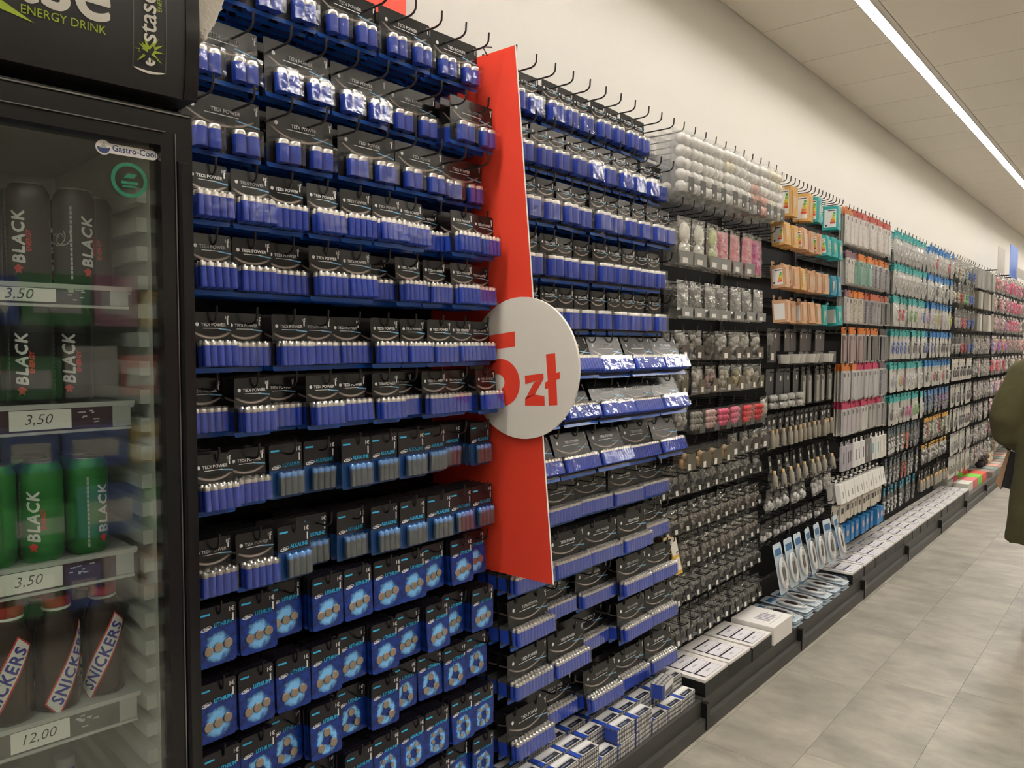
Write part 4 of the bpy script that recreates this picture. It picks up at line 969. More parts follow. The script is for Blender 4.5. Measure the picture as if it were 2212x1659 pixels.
def glass_pack(n_):
    b_ = memo('gballs', lambda: MB().ball((-.018, -.02, -.13), .018, 9, 6).ball((.018, -.02, -.13), .018, 9, 6).ball((-.018, -.02, -.168), .018, 9, 6).ball((.018, -.02, -.168), .018, 9, 6).build('contents', cm((.50, .50, .48), .15, .4)))
    return [('card', m_box(-.045, .045, -.001, .001, -.19, .016, (.045, .042, .045)), (0, 0, 0), None), ('price_sticker', m_box(.004, .018, -.0018, -.001, -.045, -.022, WHT), (0, 0, 0), 0), ('contents', b_, (0, 0, 0), None), ('blister', memo('gbl', lambda: MB().frust(-.04, .04, -.19, -.105, .0, -.042, .004).build('blister', BLISTER)), (0, 0, 0), None)]
def cork_pack(c=(.50, .34, .19), hh=.10, w_=.05):
    bt = memo(('cork', c), lambda: MB().lathe([(.012, -.15), (.014, -.148), (.014, -.09), (.007, -.075), (.007, -.058)], 10, mis=[0, 0, 0, 1]).build('bottle', [cm((.30, .27, .22), .2), cm(c, .7)]))
    return [('card', m_box(-w_ / 2, w_ / 2, -.001, .001, -.05, .016, (.035, .032, .030)), (0, 0, 0), None), ('price_sticker', m_box(-.012, .004, -.0018, -.001, -.03, -.012, WHT), (0, 0, 0), 0), ('bottle', bt, (0, -.018, 0), None), ('pouch', m_pillow(w_, -.16, -.045, .036, FILM), (0, 0, 0), None)]
row(4, 5, [glass_pack(i) for i in range(4)] + [case_pack(.05, .2, DK, (.30, .29, .26), True, (.05, .05, .05)) for i in range(5)], .30, ['glass_ball_card'] * 4 + ['candle_card'] * 5, ['dark card of clear glass balls'] * 4 + ['narrow dark card with pale candle'] * 5, 'card pack', 3.80, .11, jt=.02)
row(4, 6, [cork_pack() for i in range(13)], .30, 'cork_bottle_pack', 'dark carded pouch with a small corked bottle', 'card pack', 3.80, .077, back=1)
row(4, 7, [cork_pack((.58, .38, .18), .1, .045) for i in range(9)], .29, 'cork_bottle_pack', 'slim dark pouch with a corked glass tube', 'card pack', 3.84, .108, tilt=-.12, jr=.3)
row(4, 8, [bag(.085, .12, .04, (.62, .62, .62), DK, None, FILM, .04, n=6, r=.021, metal=.8, flz=(.05, .6)) for i in range(5)] + [None] + [bag(.09, .13, .04, (.62, .60, .58), DK, None, FILM, .03, n=6, r=.02, flz=(.05, .7)) for i in range(2)] + [bag(.1, .12, .04, (.45, .44, .42), None, None, FILM2)], .30, 'bauble_bag', ['bag of shiny silver baubles'] * 6 + ['bag of white baubles'] * 2 + ['grey crinkled bag'], 'craft bag', 3.82, .11)
row(4, 9, [bag(.075, .10, .03, (.70, .69, .66), DK, None, FILM, .045, n=5, r=.014, flz=(.02, .4)) for i in range(10)], .27, 'tealight_bag', 'small bag of white tealights with dark header', 'craft bag', 3.80, .1)
# charging cables
def charge_pack():
    ring = memo('ring', lambda: MB().tube([(.040 * math.cos(2 * PI * k / 24), -.012, -.135 + .074 * math.sin(2 * PI * k / 24)) for k in range(24)], .0055, 6, 0, True).tube([(.030 * math.cos(2 * PI * k / 24), -.013, -.135 + .060 * math.sin(2 * PI * k / 24)) for k in range(24)], .0045, 6, 0, True).build('cable', cm((.72, .71, .69), .35)))
    plug = memo('plug', lambda: MB().box(-.013, -.006, -.018, -.008, -.168, -.102).box(.004, .011, -.018, -.008, -.165, -.105).build('plug', cm((.055, .04, .04), .4)))
    return [('backing', memo('cbk', lambda: MB().prism(rrect(-.055, .055, -.235, .016, .012), 0, .0015).build('backing', cm((.52, .60, .66), .5))), (0, 0, 0), None), ('header', m_box(-.04, .04, -.0008, 0, -.045, -.01, (.03, .12, .26)), (0, 0, 0), 0), ('cable', ring, (0, 0, 0), None), ('plug', plug, (0, 0, 0), None, 'dark plug ends'), ('blister', memo('cbl', lambda: MB().frust(-.052, .052, -.228, -.045, -.0005, -.025, .01).build('blister', BLISTER)), (0, 0, 0), None)]
for i in range(7): hook(4, 10, 3.83 + .145 * i)
row(4, 10, [charge_pack() for i in range(7)], .345, 'charging_cable_pack', 'pale charging cable pack hanging over the ledge', 'cable pack', 3.83, .145, tilt=-.20, jt=.03, jr=.15, hooks=None)
for i in range(6):
    put(charge_pack(), 'charging_cable_pack', (.235, 3.82 + .148 * i, .158 + .004 * (i % 2)), (-PI / 2 + .04, 0, AISLE + jit(.05)), 'pale blue charging cable pack lying flat on the base ledge', 'cable pack', 'cable packs lying on the base ledge')
    for k in range(2):
        put(charge_pack()[:1], 'charging_cable_pack', (.235, 3.82 + .148 * i, .121 + .018 * k), (-PI / 2, 0, AISLE + jit(.04)), 'pale blue charging cable pack under another on the base ledge', 'cable pack', 'cable packs underneath on the base ledge')

# ---- bay 5: phone cases
def pat(name, c1, c2, sc):
    if name in _MC: return _MC[name]
    t = NT(name); t.xyz(); v = t.n('ShaderNodeTexVoronoi', Scale=sc, _feature='DISTANCE_TO_EDGE'); t.t.links.new(t.obj, v.inputs['Vector'])
    m_ = t.pbr(t.mix(t.ma('LESS_THAN', v.outputs['Distance'], .06), c1, c2), .35); _MC[name] = m_; return m_
MINT = pat('case_mint', (.20, .42, .33), (.10, .30, .24), 90); SMOKE = pat('case_smoke', (.16, .15, .18), (.36, .35, .38), 45); GILT = pat('case_gilt', (.62, .59, .53), (.42, .30, .14), 40); PEARL = pat('case_pearl', (.58, .52, .48), (.70, .66, .62), 30)
def cases(r, lst, x=.335, h_=.20, back=2):
    n = len(lst)
    row(5, r, [case_pack(.078, h_, hd, c, True, WHT, p) for hd, c, p, _ in lst], x, 'phone_case_pack', [w_ for *_, w_ in lst], 'phone case', 4.87, .96 / n, jr=.04, jt=.02, back=back, bstep=.016)
RDH = (.45, .07, .05)
cases(0, [((.55, .18, .06) if i < 2 else RDH, (.62, .58, .54), None if i % 2 else PEARL, 'clear sleeved pearl phone case with red header') for i in range(12)], h_=.215)
cases(1, [((.20, .09, .12), (.6, .57, .53), PEARL, 'pearl phone case with plum header')] * 2 + [((.20, .09, .12), (.5, .56, .5), MINT, 'mint phone case with plum header')] + [(ORANGE, (.3, .5, .4), MINT, 'mint patterned phone case with orange header')] * 3 + [(ORANGE, (.4, .4, .45), SMOKE, 'smoke grey patterned phone case with orange header')] * 5, h_=.195)
cases(2, [((.20, .09, .12), (.62, .59, .55), PEARL, 'pearl phone case with plum header')] + [(ORANGE, (.6, .55, .45), GILT, 'cream and gilt phone case with orange header')] * 3 + [((.55, .12, .05), (.35, .34, .38), SMOKE, 'smoke grey phone case with red orange header')] * 5 + [((.35, .10, .06), (.06, .06, .06), None, 'black phone case with brown header')] * 2, h_=.195)
cases(3, [(ORANGE, (.30, .19, .18), None, 'dusty rose phone case with orange header')] * 4 + [(ORANGE, (.018, .018, .02), None, 'black phone case with orange header')] * 4 + [((.06, .05, .05), (.02, .02, .03), None, 'black phone case with dark header')] * 2, h_=.215, back=0)
cases(4, [(ORANGE, (.52, .50, .52), None, 'pale grey wallet case with orange header')] * 3 + [(MAG, (.46, .45, .46), None, 'grey wallet case with crimson header')] * 6 + [((.10, .07, .09), (.30, .26, .30), SMOKE, 'striped clear case with dark header')] * 2, h_=.225)
cases(5, [(MAG, (.50, .46, .48), None, 'lilac grey wallet case with crimson header')] * 4 + [(MAG, (.62, .60, .57), None, 'white wallet case with crimson header')] * 2 + [(MAG, (.38, .37, .35), None, 'speckled grey wallet case with crimson header')] * 3 + [((.2, .2, .2), (.2, .2, .2), None, 'dark grey case with grey header')], h_=.20)
def slate(c, ink): return hang_box(.075, .165, .014, c, None, True) + [('print', m_box(-.008, .008, -.0148, -.0141, -.12, -.05, ink), (0, 0, 0), 0)]
row(5, 6, [slate((.38, .35, .38), DK)] * 3 + [slate((.70, .68, .66), (.04, .04, .08))] * 3 + [slate((.12, .11, .10), (.3, .3, .3))] * 2 + [slate((.70, .69, .66), TEAL)] * 2 + [slate((.62, .58, .50), WHT)] * 2, .33, 'accessory_box', ['lilac slim accessory box'] * 3 + ['white slim accessory box with dark stripe'] * 3 + ['dark slim accessory box'] * 2 + ['white slim accessory box with teal stripe'] * 2 + ['cream slim accessory box'] * 2, 'box', 4.87, .08, tilt=-.04)
row(5, 7, [hang_box(.085, .13, .03, WHT, None, True) + [('print', m_box(.0, .012, -.0308, -.0301, -.10, -.06, (.2, .2, .2)), (0, 0, 0), 0)] for i in range(10)], .32, 'white_box', 'white accessory box', 'box', 4.80, .098, 'loop_hook', tilt=-.15, back=1, bstep=.042, jx=.003, jt=.015, jr=.03)
row(5, 8, [hang_box(.055, .125, .03, (.60, .55, .46), None, True) + [('print', m_box(-.018, .014, -.0308, -.0301, -.07, -.035, (.05, .05, .05)), (0, 0, 0), 0)] for i in range(14)], .31, 'cream_box', 'small cream accessory box with dark print', 'box', 4.80, .072, 'loop_hook', jr=.2)
row(5, 9, [hang_box(.07, .125, .05, (.015, .17, .42), None, True) + [('print', memo('bdot', lambda: MB().prism([(.018 * math.cos(2 * PI * k / 12), -.06 + .022 * math.sin(2 * PI * k / 12)) for k in range(12)], -.0508, -.0501).build('print', cm((.62, .42, .38)))), (0, 0, 0), 0)] for i in range(9)], .29, 'blue_carton', 'bright blue carton with a round pale print', 'box', 4.88, .108)

# ---- bays 6 to 14: earphones, key rings, boxes, hair goods, toys
PAL6 = [(.62, .60, .57), (.60, .57, .52), (.10, .09, .09), (.52, .05, .06), (.20, .42, .12), (.05, .12, .42), (.55, .10, .30)]
def cab(bay, r, hd, bg, cols, names, n=9, x=.335, h_=.21, film=True, back=1):
    row(bay, r, [cable_pack(.088, h_, hd, bg, cols[i % len(cols)] if n > len(cols) else cols[i], .045, film) for i in range(n)], x, 'earphone_pack', [names[min(i * len(names) // n, len(names) - 1)] for i in range(n)], 'earphones', None, .98 / n, back=back, jr=.05, bstep=.03)
SIL = (.56, .55, .53)
cab(6, 0, TEAL, SIL, [PAL6[0]], ['clear earphone pack with teal header'])
cab(6, 1, TEAL, SIL, [PAL6[1]], ['white earphone pack with teal header'])
cab(6, 2, TEAL, (.66, .64, .6), [PAL6[0], PAL6[3], PAL6[3], PAL6[0], PAL6[4], PAL6[4], PAL6[0], PAL6[0], PAL6[5]], ['bright coloured earphone pack with teal header'])
cab(6, 3, TEAL, (.66, .64, .6), [PAL6[5]] * 4 + [PAL6[2]] * 5, ['blue earphone pack with teal header', 'black earphone pack with teal header'])
cab(6, 4, TEAL, (.68, .66, .62), [(.40, .45, .50), (.45, .48, .50), (.45, .40, .12), (.40, .05, .25)] + [PAL6[0]] * 5, ['coloured cable pack with teal header'])
cab(6, 5, TEAL, (.60, .58, .54), [PAL6[2], PAL6[0], PAL6[0], PAL6[2], PAL6[6], PAL6[6], PAL6[4], PAL6[4], PAL6[0]], ['mixed coloured cable pack with teal header'])
def tube_pack(c, hd): return bag(.05, .2, .024, c, hd, None, FILM, .05, n=18, r=.0085, flz=(.03, .65))
row(6, 6, [tube_pack(c, (.05, .08, .10)) for c in [(.66, .65, .64)] * 6 + [(.62, .14, .08)] * 3 + [(.2, .22, .26)] * 4], .32, 'cable_tube', ['slim pouch of white cable'] * 6 + ['slim pouch of orange red cable'] * 3 + ['slim pouch of dark cable'] * 4, 'cable pack', None, .075)
row(6, 7, [tube_pack(c, (.10, .13, .15)) for c in [(.45, .46, .48)] * 4 + [(.55, .06, .04)] * 2 + [(.5, .5, .5)] * 3], .31, 'cable_tube', ['long pouch of grey cable'] * 4 + ['long pouch of red cable'] * 2 + ['long pouch of pale grey cable'] * 3, 'cable pack', None, .108)
row(6, 8, [tube_pack(c, TEAL2) for c in [(.6, .6, .6)] * 5 + [(.12, .12, .14)] * 4], .30, 'cable_tube', ['pouch of white adapter with blue green header'] * 5 + ['pouch of black adapter with blue green header'] * 4, 'cable pack', None, .108)
cab(7, 0, HBLUE, SIL, [PAL6[0], PAL6[0], PAL6[3], PAL6[0]], ['clear earphone pack with blue header'], 8)
cab(7, 1, HBLUE, SIL, [PAL6[0], PAL6[1], PAL6[2]], ['white earphone pack with blue header'], 8)
cab(7, 2, HBLUE, (.64, .62, .58), [(.45, .25, .45), PAL6[0], PAL6[0], (.55, .50, .05)], ['pastel earphone pack with blue header'], 8)
cab(7, 3, HBLUE, (.66, .64, .6), [PAL6[5], PAL6[5], PAL6[2], PAL6[2], PAL6[2], PAL6[2], PAL6[2], PAL6[2]], ['dark earphone pack with blue header'], 8, back=0)
cab(7, 4, HBLUE, (.64, .62, .58), [PAL6[2], PAL6[0], (.5, .12, .10)], ['mixed earphone pack with blue header'], 8)
row(7, 5, [bag(.07, .2, .02, c, (.05, .16, .36), None, FILM, .05, n=14, r=.010) for c in [(.10, .20, .36)] * 4 + [(.25, .15, .35)] * 5], .33, 'stylus_pack', ['slate blue accessory pouch'] * 4 + ['violet accessory pouch'] * 5, 'card pack', None, .108)
row(7, 6, [bag(.075, .2, .03, c, (.55, .28, .03), None, FILM, .03, n=12, r=.0125) for c in [(.5, .5, .46), (.55, .10, .08), (.45, .55, .38), (.5, .55, .44), (.55, .5, .46)] * 2], .33, 'gadget_bag', 'gadget pouch with yellow orange header', 'card pack', None, .098)
row(7, 7, [bag(.075, .16, .03, c, (.55, .30, .03), None, FILM, .03, n=12, r=.012) for c in [(.6, .6, .6), (.55, .52, .5), (.6, .58, .55)] * 3], .32, 'gadget_bag', 'silvery gadget pouch with yellow orange header', 'card pack', None, .108, 'loop_hook')
row(7, 8, [cork_pack((.55, .35, .12)) for i in range(11)], .31, 'vial_pack', 'narrow dark pack with a small bottle', 'card pack', None, .088)
KEY = [(.62, .55, .44), (.6, .5, .42), (.10, .25, .50), (.03, .10, .42), (.5, .05, .06), (.20, .45, .15)]
for r, cs, wh in ((0, [KEY[0]] * 4 + [(.35, .48, .5)] * 2 + [KEY[3]] * 3, ['cream beaded key ring pouch'] * 4 + ['aqua key ring pouch'] * 2 + ['blue key ring pouch'] * 3), (1, [KEY[0]] * 2 + [KEY[4]] * 2 + [KEY[5]] * 2 + [KEY[3]] * 3, ['cream key ring pouch'] * 2 + ['red key ring pouch'] * 2 + ['green key ring pouch'] * 2 + ['blue key ring pouch'] * 3), (2, [(.4, .38, .36)] * 3 + [KEY[4]] * 3 + [KEY[3]] * 3, ['grey key ring pouch'] * 3 + ['red key ring pouch'] * 3 + ['blue key ring pouch'] * 3), (3, [(.4, .38, .36)] * 3 + [KEY[4]] * 3 + [KEY[3]] * 3, ['pale key ring pouch'] * 3 + ['crimson key ring pouch'] * 3 + ['blue key ring pouch'] * 3)):
    row(8, r, [bag(.075, .19, .03, c, None, None, FILM, n=14, r=.0125, flz=(.02, .55)) for c in cs], .33, 'key_ring_bag', wh, 'key ring', None, .108)
for r, cc, wh in ((4, (.05, .05, .06), 'cream card with dark rings'), (5, (.09, .09, .10), 'clear pack with black ring'), (6, (.10, .10, .11), 'clear pack with black cable'), (7, (.3, .3, .3), 'clear pack with grey cable'), (8, (.25, .25, .2), 'clear pack with olive cable')):
    row(8, r, [cable_pack(.10, .2, (.30, .29, .26) if r > 4 else (.62, .58, .5), (.62, .60, .54), cc, .03, True) for i in range(9)], .33, 'ring_pack', wh, 'card pack', None, .108)
for r, c, wh, hh in ((0, (.27, .27, .25), 'tall glossy grey carton', .212), (1, (.13, .12, .09), 'olive dark carton', .19), (2, (.14, .13, .11), 'dark grey carton', .19)):
    row(9, r, [hang_box(.14, hh, .05, c if i % 3 != 1 or r == 0 else (.55, .52, .46), None, True, None, False, .25) for i in range(6)], .30, 'grey_carton', [('cream faced carton' if i % 3 == 1 and r else wh) for i in range(6)], 'box', None, .16, back=2, bstep=.06)
for r in range(3, 9):
    row(9, r, [bag(.09, .2, .025, [(.45, .44, .42), (.5, .46, .44), (.55, .35, .34), (.4, .4, .42)][(i + r) % 4], None, None, FILM, n=16, r=.0125) for i in range(9)], .33, 'trinket_bag', 'silvery trinket pouch', 'card pack', None, .108)
T10 = [[(.62, .50, .36), (.66, .30, .26), (.45, .04, .25), (.70, .30, .42)], [(.66, .40, .34), (.5, .45, .35), (.06, .05, .05), (.6, .2, .3)], [(.68, .36, .36), (.60, .50, .44), (.62, .25, .32), (.3, .2, .45)], [(.40, .30, .55), (.65, .20, .20), (.66, .50, .20), (.45, .12, .55)],
       [(.75, .12, .16), (.66, .50, .50), (.60, .05, .10), (.70, .25, .35)], [(.66, .60, .58), (.15, .15, .45), (.70, .30, .32), (.66, .45, .45)], [(.66, .45, .50), (.55, .10, .20), (.68, .6, .58), (.60, .06, .08)], [(.42, .22, .24), (.44, .24, .26), (.5, .28, .3), (.40, .2, .22)], [(.66, .64, .6), (.05, .05, .05), (.20, .10, .05), (.62, .55, .40)]]
CN = ['cream', 'coral', 'plum', 'rose']
for bay in (10, 11, 12, 13, 14):
    for r in range(9):
        cs = T10[(r + bay * 2) % 9] if bay > 10 else T10[r]
        if bay == 11 and r < 3: cs = [(.78, .22, .38), (.80, .04, .16), (.70, .25, .42), (.85, .10, .24)]
        n = 8 if bay < 12 else 6
        row(bay, r, [bag(.11, .205, .05, cs[i % 4], None if i % 2 else (.62, .55, .55), None, FILM, n=14, r=.021) for i in range(n)], .33, 'hair_accessory_pack' if bay == 10 else 'toy_pack', 'bright accessory pouch' if bay == 10 else ('vivid pink fringed pack' if bay == 11 and r < 3 else 'colourful small toy pack'), 'hair accessory' if bay == 10 else 'toy', None, .98 / n, back=0)

# ------------------------------------------------------------------ goods on the base ledge
# bricks of shrink-wrapped batteries
BR_W, BR_D, BR_H = .060, .115, .05
def brick_spec():
    t = memo('brickside', lambda: None)
    n = NT('brick_wrap'); x, y, z = n.xyz()
    u = n.ma('FRACT', n.ma('MULTIPLY', x, 1 / .0102)); v_ = n.ma('FRACT', n.ma('MULTIPLY', z, 1 / .0166))
    d = n.ma('SQRT', n.ma('ADD', n.ma('POWER', n.ma('SUBTRACT', u, .5), 2.0), n.ma('POWER', n.ma('SUBTRACT', v_, .5), 2.0)))
    SIDE = n.pbr(n.mix(n.ma('LESS_THAN', d, .38), (.10, .10, .12), (.62, .60, .55)), .25, .3)
    n = NT('brick_top'); x, y, z = n.xyz()
    # top print: blue ends, white strip, dark panel
    c = n.mix(n.ma('LESS_THAN', x, -.034), (.55, .54, .50), (.02, .06, .36))
    c = n.mix(n.rect(x, y, -.034, .06, .004, .022), c, (.78, .77, .74))
    c = n.mix(n.rect(x, y, -.028, .044, -.022, -.002), c, (.02, .02, .03))
    c = n.mix(n.rect(x, y, -.020, .020, -.014, -.009), c, (.20, .22, .30))
    TOP = n.pbr(c, .3)
    b = MB(); b.box(-.054, .054, -.026, .026, 0, .049, 0)
    b.add([(-.054, -.026, .0493), (.054, -.026, .0493), (.054, .026, .0493), (-.054, .026, .0493)], [(0, 1, 2, 3)], 1)
    b.box(-.0545, -.0538, -.0258, .0258, .004, .046, 2)
    return b.build('battery_brick', [SIDE, TOP, cm((.02, .06, .36))])
BRK = brick_spec()
y = 1.76; i = 0
while y < 2.70:
    for q, xx in enumerate((.285, .350, .412)):
        for l in range(1 if (y > 2.55 and q == 2) else 2):
            if q == 2 and l == 1 and i % 3 == 0: continue
            o = obj('battery_brick', BRK, None, (xx + .02 + jit(.003), y + jit(.003), .119 + l * .0502 - .0005), (0, 0, AISLE + jit(.03)))
            tag(o, 'shrink-wrapped battery brick, %s past price sign, %s of ledge, %s layer' % (NTH[i], ('rack side', 'middle', 'aisle side')[q], ('lower', 'upper')[l]), 'battery brick', 'battery bricks on the base ledge')
    y += .113; i += 1
o = obj('battery_brick', BRK, None, (.405, 2.50, .119 + .1005 + .026), (PI / 2, 0, AISLE + .15)); tag(o, 'shrink-wrapped brick of batteries standing on its side atop the others', 'battery brick')
# white boxes with a three-panel print, in black trays
def led_box():
    n = NT('three_panel_print'); x, y, z = n.xyz()
    c = (.80, .76, .72)
    f = None
    for k in range(3):
        r0 = n.rect(x, y, -.080, .072, -.052 + .060 * k - .052, -.052 + .060 * k + .002); r1 = n.rect(x, y, -.070, .0705, -.052 + .060 * k - .0505, -.052 + .060 * k - .0065)
        c = n.mix(r0, c, (.02, .02, .04)); c = n.mix(r1, c, (.76, .73, .76))
        c = n.mix(n.rect(x, y, -.02, .015, -.052 + .060 * k - .030, -.052 + .060 * k - .022), c, (.45, .44, .48))
    c = n.mix(n.rect(x, y, .080, .100, -.02, .05), c, (.70, .66, .62))
    TOPP = n.pbr(c, .28)
    lid = MB().box(-.108, .108, -.115, .115, .03, .066, 0).build('lid', mat('box_white', (.80, .77, .73), .4))
    top = MB().box(-.108, .108, -.115, .115, .0655, .0668).build('top_print', TOPP)
    tray = MB().box(-.111, .111, -.118, .118, 0, .005).box(-.111, .111, -.119, -.1155, 0, .056).box(-.111, -.1085, -.1155, .118, 0, .056).box(.1085, .111, -.1155, .118, 0, .056).build('tray', BLACK_METAL)
    return [('tray', tray, (0, 0, 0), None), ('lid', lid, (0, 0, 0), None), ('top_print', top, (0, 0, 0), 1)]
LB = led_box()
ys = [2.885, 3.112, 3.345] + [4.775 + .2345 * k for k in range(15)]
for k, y in enumerate(ys):
    put(LB, 'gadget_box', (.352, y, .1185), (0, 0, AISLE + jit(.012)), 'flat white box with three-panel print, ' + (NTH[k] + ' from the battery bricks' if k < 3 else NTH[k - 3] + ' past the flat cable packs'), 'box', 'white boxes ' + ('under craft decor' if k < 3 else 'in the long ledge row'))
sp = [('carton', MB().box(-.115, .115, -.105, .105, 0, .085).build('carton', mat('box_white', 0)), (0, 0, 0), None)]
b = MB()
for k in range(3): b.box(-.08 + .012 * k, .075, -.07 + .035 * k, -.068 + .035 * k, .0852, .0856)
for k in range(5): b.box(-.05 + .022 * k, -.038 + .022 * k, -.055, .02, .0852, .0855)
sp.append(('print', b.build('print', cm((.35, .33, .38))), (0, 0, 0), 0))
put(sp, 'white_carton', (.37, 3.585, .1185), (0, 0, AISLE), 'deep plain white carton with faint diagrams on the base ledge', 'box')
# bright colour blocks further along
CB_ = [((.70, .68, .60), 'cream'), ((.70, .16, .18), 'coral red'), ((.20, .62, .05), 'bright green'), ((.75, .08, .05), 'bright red')]
for q, x in enumerate((.20, .37)):
    for k, (c, nm) in enumerate(CB_):
        o = obj('note_block', memo(('nb', c), lambda: MB().prism(rrect(-.12, .12, -.065, .065, .004, 1), -.04, .04).build('note_block', cm(c))), None, (x, 8.46 + .25 * k, .159), (PI / 2, 0, AISLE)); tag(o, nm + ' paper block ' + ('along the ledge front' if q else 'against the rack') + ' past the white boxes', 'block')
for k in range(10):
    c = [(.20, .16, .14), (.15, .22, .20), (.40, .24, .20), (.30, .28, .26)][k % 4]
    o = obj('flat_pack', memo(('fp', c), lambda: MB().box(-.11, .11, -.16, .16, 0, .05).box(-.09, .09, -.12, .12, .05, .052, 1).build('flat_pack', [cm(c), cm((c[0] * 1.8, c[1] * 1.6, c[2] * 1.5))])), None, (.30, 9.62 + .24 * k, .1185), (0, 0, AISLE)); tag(o, 'dark flat printed pack lying on the ledge under the hair and toy racks', 'pack', 'flat packs on the far ledge')
for k, c in enumerate([(.03, .025, .025), (.03, .025, .025), (.10, .05, .03), (.58, .50, .34), (.62, .55, .40)]):
    b = MB().ball((0, 0, .045), .045, 12, 8).ball((0, -.02, .10), .03, 10, 7).ball((.02, -.02, .125), .012, 7, 5).ball((-.02, -.02, .125), .012, 7, 5)
    o = obj('plush_ball', memo(('pl', c), lambda: b.build('plush_ball', cm(c, .95))), None, (.30, 9.75 + .14 * k, .17), (0, 0, AISLE)); tag(o, ('black' if k < 2 else 'brown' if k == 2 else 'cream') + ' fluffy pompom toy on the ledge below the hair goods', 'toy', 'fluffy pompoms')
# hanging placards far along the wall
for nm, x, y0, y1, z0, z1, c, lb in (('placard', .26, 10.75, 11.25, 2.40, 2.70, (.50, .48, .45), 'grey placard rising above the toy racks'), ('placard', .30, 11.35, 12.0, 2.38, 2.78, (.16, .26, .62), 'blue placard rising above the toy racks'), ('placard', .36, 11.5, 12.6, 2.38, 2.50, (.55, .53, .50), 'long low pale placard above the toy racks')):
    r_ = bpy.data.objects.new(nm, None); COL.objects.link(r_); r_.location = (x, y0, 0); tag(r_, lb, 'placard')
    obj('panel', MB().box(-.003, .003, 0, y1 - y0, z0, z1).build('panel', cm(c)), r_); obj('wall_arm', MB().box(-x, -.002, (y1 - y0) / 2 - .008, (y1 - y0) / 2 + .008, z0 + .03, z0 + .046).build('wall_arm', BLACK_METAL), r_)

# ------------------------------------------------------------------ gondola on the other side of the aisle, seen mirrored in the fridge door
GC = [((.50, .06, .05), 'red'), ((.55, .35, .05), 'yellow'), ((.08, .30, .10), 'green'), ((.06, .12, .40), 'blue'), ((.50, .20, .30), 'pink'), ((.60, .57, .52), 'white'), ((.35, .14, .05), 'brown')]
RG = random.Random(21)
for u in range(3):
    g = bpy.data.objects.new('gondola', None); COL.objects.link(g); g.location = (3.75, -2.6 + 2.0 * u, 0)
    tag(g, 'black gondola shelf unit of cartons facing the fridge across the aisle', 'shelf', 'gondolas across the aisle')
    obj('back_panel', MB().box(.40, .43, -.98, .98, 0, 1.85).build('back_panel', PANEL), g)
    for l in range(5):
        obj('shelf', memo('gshelf', lambda: MB().box(-.02, .40, -.98, .98, -.03, 0).build('shelf', BLACK_METAL)), g, (0, 0, .16 + .36 * l))
        y = -.93; k = 0
        while y < .75:
            wd = min(RG.choice([.16, .2, .24, .3]), .2 if y > .62 else .3); h_ = RG.uniform(.18, .30); c, cn = GC[RG.randrange(7)]
            o = obj('carton', memo(('gc', wd, c), lambda: MB().prism(rrect(-wd / 2, wd / 2, 0, .25, .004, 1), 0, .2).box(-wd * .35, wd * .35, -.001, .0, .06, .17, 1).build('carton', [cm(c), cm(WHT)])), None, (3.75 + .02, g.location.y + y + wd / 2, .16 + .36 * l), (0, 0, -PI / 2)); o.scale = (1, 1, h_ / .25)
            tag(o, cn + ' carton with pale panel on a gondola shelf across the aisle', 'carton', cn + ' cartons across the aisle')
            y += wd + .015

# ------------------------------------------------------------------ shopper in an olive parka
PX, PY = 1.43, 5.22
t = NT('parka_cloth'); t.xyz()
OLIVE = t.pbr(t.mix(t.noise(9, 3), (0.050, 0.046, 0.014), (0.082, 0.074, 0.026)), 0.85, bump=t.noise(22, 3), bd=0.004)
SKIN = mat('skin', (0.50, 0.30, 0.21), 0.5); HAIR = mat('hair_brown', (0.045, 0.028, 0.018), 0.6); JEANS = mat('trousers_dark', (0.015, 0.016, 0.02), 0.8)
person = bpy.data.objects.new('person', None); COL.objects.link(person); person.location = (PX, PY, 0)
tag(person, 'person in a long olive parka seen from behind, elbow out, carrying a bag', 'person')
def skin(name, pts, edges, rad, mt, sub=2, root=0):
    me = bpy.data.meshes.new(name); me.from_pydata(pts, edges, []); me.materials.append(mt)
    o = obj(name, me, person)
    md = o.modifiers.new('skin', 'SKIN'); md.use_smooth_shade = True
    for i, r in enumerate(rad): me.skin_vertices[0].data[i].radius = r if isinstance(r, tuple) else (r, r); me.skin_vertices[0].data[i].use_root = (i == root)
    s = o.modifiers.new('sub', 'SUBSURF'); s.levels = s.render_levels = sub
    return o
# local frame: x to the aisle side, y away from the camera, z up; the person faces +y
P = [(0, 0, .96), (0, 0, 1.15), (0, -.01, 1.34), (0, 0, 1.46), (0, .02, 1.54), (0, .03, 1.63), (0, .03, 1.70),
     (-.09, 0, .90), (-.10, .01, .50), (-.10, -.02, .09), (-.10, .12, .04), (.09, 0, .90), (.10, .01, .50), (.10, -.02, .09), (.10, .12, .04),
     (-.19, 0, 1.39), (-.30, -.05, 1.08), (-.215, .14, .95), (-.20, .20, .93), (.19, 0, 1.39), (.25, -.02, 1.10), (.22, .06, .87), (.215, .09, .81)]
Ed = [(0, 1), (1, 2), (2, 3), (3, 4), (4, 5), (5, 6), (0, 7), (7, 8), (8, 9), (9, 10), (0, 11), (11, 12), (12, 13), (13, 14), (2, 15), (15, 16), (16, 17), (17, 18), (2, 19), (19, 20), (20, 21), (21, 22)]
Rd = [(.15, .11), (.13, .10), (.16, .11), .06, .062, (.082, .098), (.06, .075), .085, .06, .042, .04, .085, .06, .042, .04, .055, .045, .032, .03, .055, .045, .032, .03]
skin('body', P, Ed, Rd, SKIN)
